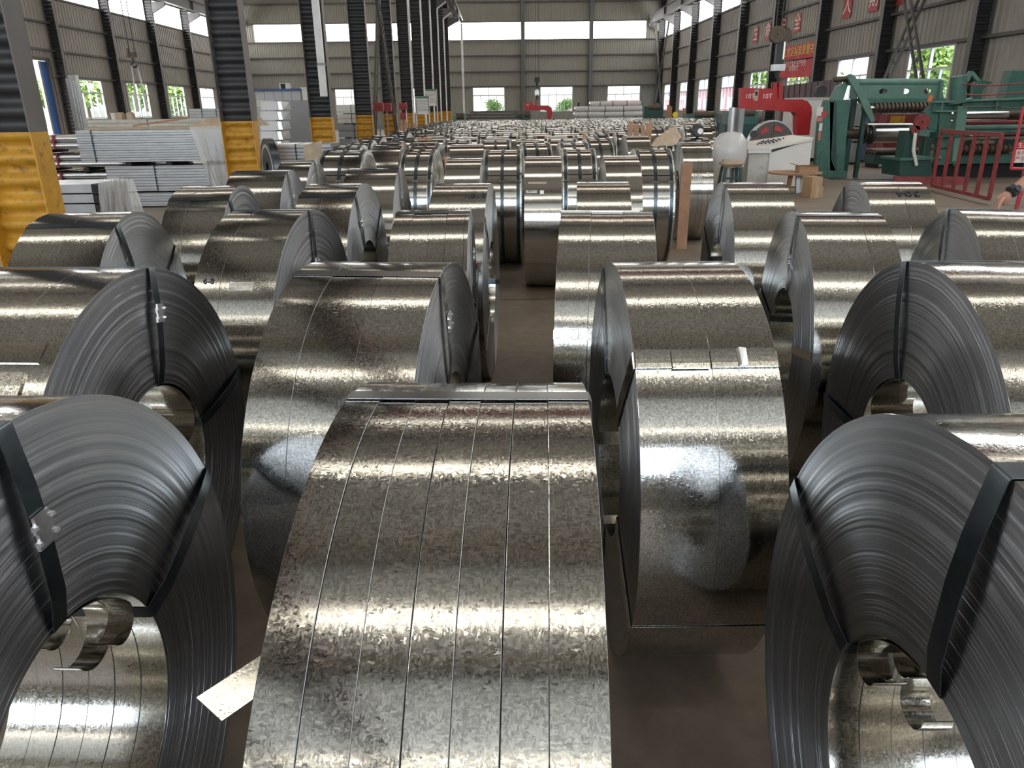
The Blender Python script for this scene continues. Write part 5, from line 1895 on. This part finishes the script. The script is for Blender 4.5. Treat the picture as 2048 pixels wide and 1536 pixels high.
# control desk, table, stool, boxes
Y = 16.0
o = thing('control_desk', 'white sloping control desk with a yellow hazard triangle on its side', 'desk', (at(1558, 340, Y).x, Y + .3, 0))
O = o.location.copy()
# front of the desk faces the aisle (towards the left), its long side faces the camera
xl_, xm_, xr_ = P(1495, 300).x, P(1541, 300).x, P(1621, 300).x
zl_, zm_, zr_ = P(1495, 289).z + O.z, P(1541, 301).z + O.z, P(1621, 275).z + O.z
MB().prism([(xl_ + .05, -.28, 0), (xm_ - .02, -.30, 0), (xm_ - .02, -.30, zl_ - .06), (xl_ + .05, -.28, zl_ - .06)], (0, .85, 0)).build('front_panel', M['offwhite'], o)
MB().prism([(xm_ - .02, -.34, 0.02), (xr_, -.34, 0.02), (xr_, -.34, zr_ - .03), (xm_ - .02, -.34, zm_ - .05)], (0, .95, 0)).build('side_panel', M['white'], o)
MB().box(xl_, xm_, -.36, -.29, zl_ - .17, zl_ - .05).build('desk_lip', M['white'], o)
top = [Vector((xl_ - .03, -.37, zl_ - .04)), Vector((xm_, -.38, zl_ - .05)), Vector((xr_, -.38, zr_)), Vector((xr_ - .1, .62, zr_ + .02)), Vector((xl_ + .25, .62, zl_ + .02))]
MB().prism([q - Vector((0, 0, .05)) for q in top], (0, 0, .05)).build('desk_top', M['white'], o)
top = [Vector((xl_ + .12, -.25, zl_ - .03)), Vector((xm_ + .1, -.25, zl_ + .01)), Vector((xr_ - .15, .45, zr_ - .02)), Vector((xl_ + .5, .45, zl_ + .03))]
rnd3 = random.Random(9)
kn = MB()
for i in range(5):
    for j in range(4):
        u, v = .15 + .17 * i, .15 + .22 * j
        q = (top[0].lerp(top[1], u)).lerp(top[3].lerp(top[2], u), v)
        kn.lathe([(0, .022), (.028, .018), (.028, 0)], 8, 'Z', q)
kn.build('push_buttons', M['ink'], o)['kind'] = 'stuff'
q = P(1522, 268, .1)
MB().lathe([(-.03, .02), (-.03, .075), (.03, .075), (.03, .02)], 16, 'Y', (q.x, .15, .985 + .07), closed=True).build('cable_reel', M['black'], o, 40)
MB().tube([(top[3].x + .15, .2, .97), (top[3].x + .17, .2, 1.30)], .018, 8).build('lever', M['iron'], o, 40)
t0 = P(1586, 300, -.262)
MB().prism([Vector((t0.x - .095, -.258, t0.z - .085)), Vector((t0.x + .095, -.258, t0.z - .085)), Vector((t0.x, -.258, t0.z + .095))], (0, .006, 0)).build('hazard_triangle', M['sign_yellow'], o)
bl = [(0.012, .06), (-.03, -.005), (-.004, -.005), (-.016, -.06), (.03, .012), (.004, .012), (.025, .06)]
MB().prism([Vector((t0.x + a, -.260, t0.z - .02 + b)) for a, b in bl][::-1], (0, .003, 0)).build('lightning_mark', M['ink'], o)
text('lettering', '当心触电', .06, M['ink'], o, (t0.x + .01, -.258, t0.z - .155), (PI / 2, 0, 0), .001)
q = P(1603, 294, -.26)
MB().lathe([(-.02, .0), (-.02, .065), (0, .065), (0, 0)], 18, 'Y', (q.x, -.255, q.z)).build('vent', M['black'], o, 40)
MB().box(P(1553, 302, -.262).x - .015, P(1553, 302, -.262).x + .015, -.262, -.25, P(1553, 302).z - .015, P(1553, 302).z + .015).build('green_button', M['green_pale'], o)
p = at(1590, 345, 15.0)
o = thing('round_table', 'small round wooden table before the control desk', 'table', (p.x, 15.0, 0))
O = o.location.copy()
zt_ = P(1590, 344, 0, 15).z
MB().lathe([(0, 0), (0, .50), (.03, .51), (.03, 0)], 36, 'Z', (0, 0, zt_ - .03)).build('table_top', M['wood'], o, 40)
for dx, dy, mt in ((-.14, -.1, 'wood'), (.05, -.1, 'bar'), (.18, .05, 'white'), (-.05, .15, 'wood')):
    MB().bar((dx, dy, 0), (dx * .7, dy * .7, zt_ - .03), .07, .05, (0, 1, 0)).build('leg', M[mt], o)
p = at(1612, 340, 15.0)
o = thing('open_carton', 'small open cardboard box on the round table', 'box', (p.x, 15.0, zt_))
MB().box(-.17, .19, -.12, -.115, 0, .12).box(-.17, .19, .115, .12, 0, .12).box(-.17, -.165, -.115, .115, 0, .12).box(.185, .19, -.115, .115, 0, .12).box(-.165, .185, -.115, .115, 0, .005).build('carton', M['card'], o)
MB().hexa([(-.17, -.12, .12), (.19, -.12, .12), (.21, -.22, .14), (-.19, -.22, .14), (-.17, -.12, .124), (.19, -.12, .124), (.21, -.22, .144), (-.19, -.22, .144)]).build('flap', M['card'], o)
MB().hexa([(-.17, -.12, .12), (-.17, .12, .12), (-.30, .12, .16), (-.30, -.12, .16), (-.17, -.12, .124), (-.17, .12, .124), (-.30, .12, .164), (-.30, -.12, .164)]).build('flap', M['card'], o)
for i, (px, z0, s) in enumerate(((1626, 0, .20), (1624, .202, .17))):
    q = at(px, 370, 14.2)
    o = thing('carton', ['lower cardboard carton on the floor beside the round table', 'upper cardboard carton stacked beside the round table'][i], 'box', (q.x, 14.2, z0), .2)
    MB().box(-s / 1.6, s / 1.6, -.15, .15, 0, s).build('carton', M['card'], o)
    MB().box(-.03, .03, -.153, .153, -.0, s + .002).build('tape', M['kraft'], o)
p = at(1463, 330, 14.5)
o = thing('stool', 'dark green stool with a tan wrapped cushion seat', 'stool', (p.x, 14.5, 0))
O = o.location.copy()
zs = P(1463, 334, 0, 14.5).z
for sx in (-1, 1):
    for sy in (-1, 1):
        MB().bar((.19 * sx, .16 * sy, 0), (.14 * sx, .12 * sy, zs), .045, .045, (0, 1, 0)).build('leg', M['green_dark'], o)
for z in (.12, zs * .6):
    MB().box(-.17, .17, -.15, -.12, z, z + .04).build('stretcher', M['green_dark'], o)
b = bmesh.new()
bmesh.ops.create_cube(b, size=1)
bmesh.ops.scale(b, vec=(.40, .34, .13), verts=b.verts)
bmesh.ops.bevel(b, geom=b.edges[:], offset=.045, segments=3, affect='EDGES')
rn = random.Random(3)
for v in b.verts:
    v.co += Vector((rn.uniform(-1, 1), rn.uniform(-1, 1), rn.uniform(-1, 1))) * .006
me = bpy.data.meshes.new('cushion')
b.to_mesh(me)
b.free()
me.shade_smooth()
me.materials.append(M['kraft'])
put('cushion', me, o, (0, 0, zs + .065))
o = MB().lathe([(0, .0), (0.01, .12), (.10, .17), (.20, .15), (.27, .06), (.28, 0)], 18, 'Z').build('paper_bag', M['kraft'], None, 40, loc=(at(1490, 345, 14.3).x, 14.3, 0))
tag(o, 'tan paper bag on the floor between stool and control desk', 'bag')

# boards, paper and odd pieces among the coils
o = thing('wooden_board', 'tall upright wooden board leaning between the banded coils and the tall narrow coil', 'board', (2.20, 9.02, 0))
MB().box(-.062, .062, -.02, .02, 0, 1.0).build('board', M['wood'], o)
MB().box(-.068, -.03, -.05, -.02, .05, .62).build('batten', M['wood'], o)
BD = [(1256, 245, 1266, 284, 13.145), (1268, 247, 1278, 283, 13.145), (1282, 250, 1290, 284, 13.145), (1293, 246, 1304, 280, 13.145), (1165, 268, 1172, 292, 11.875),
      (835, 274, 843, 302, 11.875), (846, 274, 854, 302, 11.875), (857, 275, 864, 303, 11.875), (868, 285, 878, 305, 11.875), (889, 316, 902, 370, 7.65), (800, 246, 806, 270, 21.5), (809, 245, 814, 270, 21.5), (817, 246, 822, 270, 21.5), (825, 247, 830, 271, 21.5)]
for i, (x0, y0, x1, y1, Y_) in enumerate(BD):
    a, b_ = at(x0, y0, Y_), at(x1, y0, Y_)
    lab = ['first board from the left in the row before the kraft paper', 'second board in the row before the kraft paper', 'third board in the row before the kraft paper', 'fourth board right beside the kraft paper', 'single short board between coils in the middle',
           'first board of the trio left of the middle', 'second board of the trio left of the middle', 'third board of the trio left of the middle', 'short pale board right of the trio', 'reddish board end left of the pale sixth row coil',
           'first reddish plank at the far left coils', 'second reddish plank at the far left coils', 'third reddish plank at the far left coils', 'fourth reddish plank at the far left coils'][i]
    o = thing('upright_board', lab, 'board', ((a.x + b_.x) / 2, Y_, 0), 0, 'boards standing between the coils')
    hx = (b_.x - a.x) / 2
    MB().box(-hx, hx, -.015, .015, 0, a.z).build('board', M['wood'], o)
a = at(1300, 282, 13.4)
sheet('kraft_sheet', 'large kraft paper sheet draped over coils right of the standing boards', [tuple(at(1312, 277, 13.2)), tuple(at(1330, 262, 13.5)), tuple(at(1352, 250, 13.9))], [(-.12, -.1, -.12), (.16, -.25, -.22), (.12, -.2, -.30)], 'kraft', amp=.03, nx=16, nz=8, seed=8)
o = thing('mandrel_post', 'grey upright double post among the coils left of the control desk', 'post', (at(1468, 260, 15.8).x, 15.8, 0))
O = o.location.copy()
MB().tube([(-.05, 0, 0), (-.05, 0, P(1462, 215, 0, 15.8).z)], .085, 16).build('post', M['bar'], o, 40)
MB().tube([(.12, .03, 0), (.12, .03, P(1475, 217, 0, 15.8).z)], .07, 16).build('post', M['grey'], o, 40)
MB().lathe([(0, .05), (0, .30), (.22, .34), (.5, .33), (.64, .22), (.68, .09)], 20, 'Z', (-.05, 0, .45)).build('wrapped_drum', M['wrap'], o, 40)
o = thing('round_lamp', 'small round black lamp on the coils before the grey double post', 'lamp', (at(1397, 270, 11.2).x, 11.24, 1.2))
MB().lathe([(-.05, 0), (-.05, .075), (.03, .095), (.03, 0)], 18, 'Y', (0, 0, .095)).build('housing', M['black'], o, 40)
MB().lathe([(-.055, 0), (-.055, .04), (-.048, .04), (-.048, 0)], 14, 'Y', (.02, 0, .085)).build('lens', M['chalk'], o, 40)
for i, (px, Y_) in enumerate(((1494, 15.8),)):
    o = thing('marked_wheel', 'large dark wheel with red blocks behind the control desk', 'wheel', (at(1543, 262, 17.6).x, 17.6, .78))
    MB().box(-.3, .3, -.06, .06, -.78, -.42).build('stand', M['dark'], o)
    MB().lathe([(-.08, .12), (-.08, .50), (.08, .50), (.08, .12)], 40, 'Y', (0, 0, 0), closed=True).build('wheel', M['girt'], o, 30)
    MB().lathe([(-.085, .50), (-.085, .53), (.085, .53), (.085, .50)], 40, 'Y', (0, 0, 0), closed=True).build('tyre', M['bar'], o, 30)
    for k in range(7):
        a = rad(20 + 51 * k)
        MB().box(-.05, .05, -.10, -.08, -.09, .09).build('red_block', M['board'], o, loc=(.36 * math.cos(a), 0, .36 * math.sin(a)), rot=(0, -a, 0))

# far end: wrapped rolls, green machines, yellow beam
for r, (py, xa, xb) in enumerate(((241, 1150, 1285), (229, 1148, 1284), (218, 1150, 1284), (208, 1180, 1282))):
    a, b_ = at(xa, py, 46), at(xb, py, 46)
    o = thing('wrapped_roll', ['lowest long wrapped roll before the back wall', 'second long wrapped roll before the back wall', 'third long wrapped roll before the back wall', 'topmost shorter wrapped roll before the back wall'][r], 'roll', ((a.x + b_.x) / 2, 46 + .05 * r, a.z), 0, 'long wrapped rolls')
    L = (b_.x - a.x) / 2
    mb = MB()
    prof = [(-L, 0)] + [(-L + 2 * L * i / 24, .143 + .006 * math.sin(i * 2.3 + r)) for i in range(25)] + [(L, 0)]
    mb.lathe(prof, 14, 'X').build('wrapping', M['wrap'], o, 50)
    for f in (-.6, -.1, .45):
        MB().lathe([(-.02, .147), (-.02, .158), (.02, .158), (.02, .147)], 14, 'X', (f * L, 0, 0)).build('tie', M['strap'], o)
    MB().lathe([(-.02, 0), (-.05, .05), (0, .145)], 14, 'X', (-L, 0, 0)).build('tied_end', M['foil'], o, 50)
o = thing('roll_rack', 'dark rack carrying the long wrapped rolls', 'rack', (at(1217, 240, 46).x, 46.3, 0))
MB().box(-1.9, 1.9, -.25, .25, 0, .1).build('sill', M['dark'], o)
for x in (-1.7, 0, 1.7):
    MB().box(x - .05, x + .05, .3, .4, 0, 1.9).build('post', M['dark'], o)
o = thing('yellow_beam', 'long yellow beam lying among the far coils', 'beam', (at(1125, 250, 32.4).x, 32.4, 0))
MB().box(-1.55, 1.55, -.1, .1, .55, .82).build('beam', M['yellow'], o)
for x in (-1.3, 1.3):
    MB().box(x - .06, x + .06, -.08, .08, 0, .55).build('trestle', M['dark'], o)
for i, (x0, y0, x1, y1, Y_, mt, lab) in enumerate(((1285, 206, 1335, 236, 50, 'green_dark', 'far dark green machine right of the wrapped rolls'), (1370, 222, 1450, 236, 44, 'green', 'far low green machine along the right wall'), (1452, 216, 1530, 240, 36, 'green', 'low green machine behind the red lifting hook'),
                                                   (905, 226, 935, 242, 44, 'green_pale', 'far small teal machine at the end of the middle columns'), (1045, 222, 1064, 238, 48, 'green_dark', 'far dark green block left of the far red hook'))):
    a, b_ = at(x0, y1, Y_), at(x1, y0, Y_)
    o = thing('far_machine', lab, 'machine', ((a.x + b_.x) / 2, Y_ + .5, 0))
    hx = (b_.x - a.x) / 2
    MB().box(-hx, hx, -.5, .5, 0, b_.z * .55).build('base', M['green_dark'], o)
    MB().box(-hx * .9, hx * .7, -.45, .45, b_.z * .55, b_.z * .9).build('body', M[mt], o)
    MB().lathe([(-hx * .5, .0), (-hx * .5, .2), (hx * .5, .2), (hx * .5, 0)], 14, 'X', (0, -.3, b_.z * .85)).build('drum', M['iron'], o, 40)
    MB().box(hx * .3, hx * .6, -.3, .3, b_.z * .9, b_.z).build('head', M[mt], o)
for r, (py, xa, xb) in enumerate(((236, 925, 1050), (230, 930, 1046), (224, 940, 1040))):
    a, b_ = at(xa, py, 49), at(xb, py, 49)
    o = MB().box(a.x, b_.x, 49, 49.6, a.z - .08, a.z + .05).box(a.x + .2, a.x + .4, 49.1, 49.5, a.z - .12, a.z - .08).box(b_.x - .4, b_.x - .2, 49.1, 49.5, a.z - .12, a.z - .08).build('long_profile', M['girt' if r < 2 else 'flange'])
    tag(o, ['lowest long dark profile before the left back window', 'middle long dark profile before the left back window', 'topmost long dark profile before the left back window'][r], 'profile', 'long dark profiles')
a = at(990, 240, 49)
tag(MB().box(at(925, 230, 49).x, at(1050, 230, 49).x, 49.05, 49.5, 0, at(990, 236, 49).z - .175).build('profile_stand', M['dark']), 'dark stand under the long profiles before the back wall', 'stand')
p = at(1367, 236, 30)
o = MB().lathe([(-.05, 0), (-.05, .09), (.0, .11), (.05, .09), (.05, 0)], 18, 'Y', (0, 0, 0)).build('yellow_disc', M['sign_yellow'], None, 40, loc=(7.1, 31.56, 1.31))
tag(o, 'small yellow disc on the far coils by the right wall', 'disc')
for x in (at(1345, 238, 52).x, at(1370, 238, 52).x):
    pass
o = MB().box(-6.5, 6.5, -.06, .06, 0, 1.15).build('low_partition', M['purple'], None, loc=(14.3, 50.0, 0), rot=(0, 0, PI / 2))
tag(o, 'low maroon partition along the far right wall', 'partition')
for i, px in enumerate((1336, 1343, 1374)):
    p = at(px, 236, 47)
    o = MB().box(-.09, .09, -.04, .04, 0, 1.72 - .1 * i).box(-.07, .07, -.05, .05, 1.0, 1.1).build('orange_post', M['wood'], None, loc=(p.x, 47 + .4 * i, 0))
    tag(o, ['left orange timber post by the far right corner', 'middle orange timber post by the far right corner', 'right orange timber post against the maroon partition'][i], 'post', 'orange timber posts')
o = MB().tube([(0, 0, 0.1), (0, 0, 8.4)], .09, 10).box(-.12, .12, -.12, .12, 0, .12).build('rain_pipe', M['frame'], None, 40, loc=(at(925, 120, 70).x, 70, 0))
tag(o, 'tall pale rain pipe near the left end of the back wall window', 'pipe')

# ------------------------------------------------------------------ person at the right edge (only the hand and forearm show)


def skin_body(name, chain, mat, parent, root=0, sub=2):
    """chain: verts [(pos, radius)], edges"""
    verts, edges = chain
    me = bpy.data.meshes.new(name)
    me.from_pydata([tuple(p) for p, r in verts], edges, [])
    o = bpy.data.objects.new(name, me)
    C.objects.link(o)
    md = o.modifiers.new('skin', 'SKIN')
    for i, (p, r) in enumerate(verts):
        sv = me.skin_vertices[0].data[i]
        sv.radius = (r, r) if not isinstance(r, tuple) else r
        sv.use_root = i == root
    md.use_smooth_shade = True
    ss = o.modifiers.new('subdiv', 'SUBSURF')
    ss.levels = sub
    ss.render_levels = sub
    me.materials.append(mat)
    if parent is not None:
        o.parent = parent
    return o


hand = at(2000, 404, 4.15)
wrist = at(2022, 384, 4.12)
elbow = wrist + Vector((0.20, 0.03, 0.135))
per = thing('person', 'person at the right edge, only a watch wearing hand and forearm in view', 'person', (3.45, 4.25, 0))
po = per.location.copy()


def L_(v):
    return Vector(v) - po


sh = Vector((3.30, 4.22, 1.40))
sh2 = Vector((3.62, 4.30, 1.40))
V = [(Vector((0, 0, .95)), (.15, .11)), (Vector((0, 0, 1.15)), (.14, .10)), (Vector((0, 0, 1.34)), (.16, .105)), (Vector((0, 0, 1.46)), .065), (Vector((-.01, -.01, 1.56)), .075), (Vector((-.015, -.02, 1.66)), (.085, .10)), (Vector((-.01, -.01, 1.74)), .06),
     (L_(sh), .062), (L_(sh).lerp(L_(elbow), .5), .050), (L_(elbow), .043), (L_(wrist).lerp(L_(elbow), .55), .038), (L_(wrist), .026),
     (L_(sh2), .062), (Vector((.28, .05, 1.12)), .045), (Vector((.27, -.02, .88)), .03),
     (Vector((-.09, 0, .88)), .085), (Vector((-.10, .0, .48)), .058), (Vector((-.10, .02, .09)), .040), (Vector((-.10, -.13, .035)), .032),
     (Vector((.09, 0, .88)), .085), (Vector((.10, .0, .48)), .058), (Vector((.10, .02, .09)), .040), (Vector((.10, -.13, .035)), .032)]
E = [(0, 1), (1, 2), (2, 3), (3, 4), (4, 5), (5, 6), (2, 7), (7, 8), (8, 9), (9, 10), (10, 11), (2, 12), (12, 13), (13, 14), (0, 15), (15, 16), (16, 17), (17, 18), (0, 19), (19, 20), (20, 21), (21, 22)]
skin_body('body', (V, E), M['skin'], per)
# clothes: shirt and trousers a little larger than the body
Vs = [(Vector((0, 0, .93)), (.165, .125)), (Vector((0, 0, 1.15)), (.155, .115)), (Vector((0, 0, 1.34)), (.175, .12)), (Vector((0, 0, 1.42)), (.09, .08)), (L_(sh), .075), (L_(sh).lerp(L_(elbow), .45), .064), (L_(sh2), .075), (L_(sh2) + Vector((.05, 0, -.16)), .062)]
skin_body('shirt', (Vs, [(0, 1), (1, 2), (2, 3), (2, 4), (4, 5), (2, 6), (6, 7)]), M['cloth'], per)
Vt = [(Vector((0, 0, .96)), (.16, .12)), (Vector((-.09, 0, .86)), .10), (Vector((-.10, 0, .48)), .075), (Vector((-.10, .02, .10)), .062), (Vector((.09, 0, .86)), .10), (Vector((.10, 0, .48)), .075), (Vector((.10, .02, .10)), .062)]
skin_body('trousers', (Vt, [(0, 1), (1, 2), (2, 3), (0, 4), (4, 5), (5, 6)]), M['cloth'], per)
for s in (-1, 1):
    MB().hexa([(.10 * s - .045, -.20, 0), (.10 * s + .045, -.20, 0), (.10 * s + .04, .09, 0), (.10 * s - .04, .09, 0), (.10 * s - .035, -.17, .06), (.10 * s + .035, -.17, .06), (.10 * s + .035, .08, .09), (.10 * s - .035, .08, .09)]).build('shoe', M['cloth'], per)
hb = MB().lathe([(0, .0), (.02, .07), (.07, .098), (.12, .09), (.15, .05), (.155, 0)], 18, 'Z', (-.012, .0, 1.66)).build('hair', M['ink'], per, 50)
for s in (-1, 1):
    MB().lathe([(-.012, 0), (-.008, .009), (.004, .012), (.008, 0)], 10, 'Y', (-.015 + .033 * s, -.105, 1.665)).build('eye', M['chalk'], per, 50)
MB().hexa([(-.03, -.11, 1.622), (0, -.11, 1.622), (.0, -.09, 1.62), (-.03, -.09, 1.62), (-.02, -.115, 1.66), (-.01, -.115, 1.66), (-.01, -.09, 1.66), (-.02, -.09, 1.66)]).build('nose', M['skin'], per)
MB().box(-.035, .005, -.112, -.10, 1.592, 1.600).build('mouth', M['board'], per)
for s in (-1, 1):
    MB().lathe([(-.01, 0), (-.01, .02), (.01, .024), (.01, 0)], 10, 'X', (-.015 + .085 * s, -.01, 1.66)).build('ear', M['skin'], per, 50)
# watch
wd_ = (L_(elbow) - L_(wrist)).normalized()
wc = L_(wrist) + wd_ * .012
MB().tube([wc - wd_ * .014, wc + wd_ * .014], .034, 18).build('watch', M['black'], per, 40)
MB().tube([wc + Vector((0, -.03, .014)), wc + Vector((0, -.042, .020))], .017, 14).build('watch_face', M['strap'], per, 40)
# hand: palm and five bent fingers
hd = (L_(hand) - L_(wrist)).normalized()
lat = hd.cross(Vector((0, 0, 1))).normalized()
nrm = lat.cross(hd).normalized()
w0 = L_(wrist)
HV = [(w0, .026), (w0 + hd * .045, (.022, .034)), (w0 + hd * .08, (.018, .038))]
HE = [(0, 1), (1, 2)]
skin_body('palm', (HV, HE), M['skin'], per)
for i, (off, l) in enumerate(((-.030, .070), (-.010, .080), (.010, .076), (.029, .060))):
    b0 = w0 + hd * .075 + lat * off
    F_ = [(b0 - hd * .02, .010), (b0 + hd * .012, .0095), (b0 + hd * (.012 + l * .38) - nrm * .012, .0088), (b0 + hd * (.012 + l * .62) - nrm * .032, .0080), (b0 + hd * (.012 + l * .70) - nrm * .050, .0068)]
    skin_body('finger', (F_, [(0, 1), (1, 2), (2, 3), (3, 4)]), M['skin'], per)
b0 = w0 + hd * .03 - lat * .03
F_ = [(b0, .013), (b0 + hd * .03 - lat * .022 - nrm * .008, .011), (b0 + hd * .058 - lat * .026 - nrm * .024, .009), (b0 + hd * .075 - lat * .022 - nrm * .038, .0072)]
skin_body('thumb', (F_, [(0, 1), (1, 2), (2, 3)]), M['skin'], per)


# lettering becomes plain mesh
bpy.context.view_layer.update()
dg = bpy.context.evaluated_depsgraph_get()
for o in TEXTS:
    me = bpy.data.meshes.new_from_object(o.evaluated_get(dg))
    q = bpy.data.objects.new('lettering', me)
    C.objects.link(q)
    q.parent = o.parent
    q.matrix_local = o.matrix_local.copy()
for o in TEXTS:
    bpy.data.objects.remove(o)
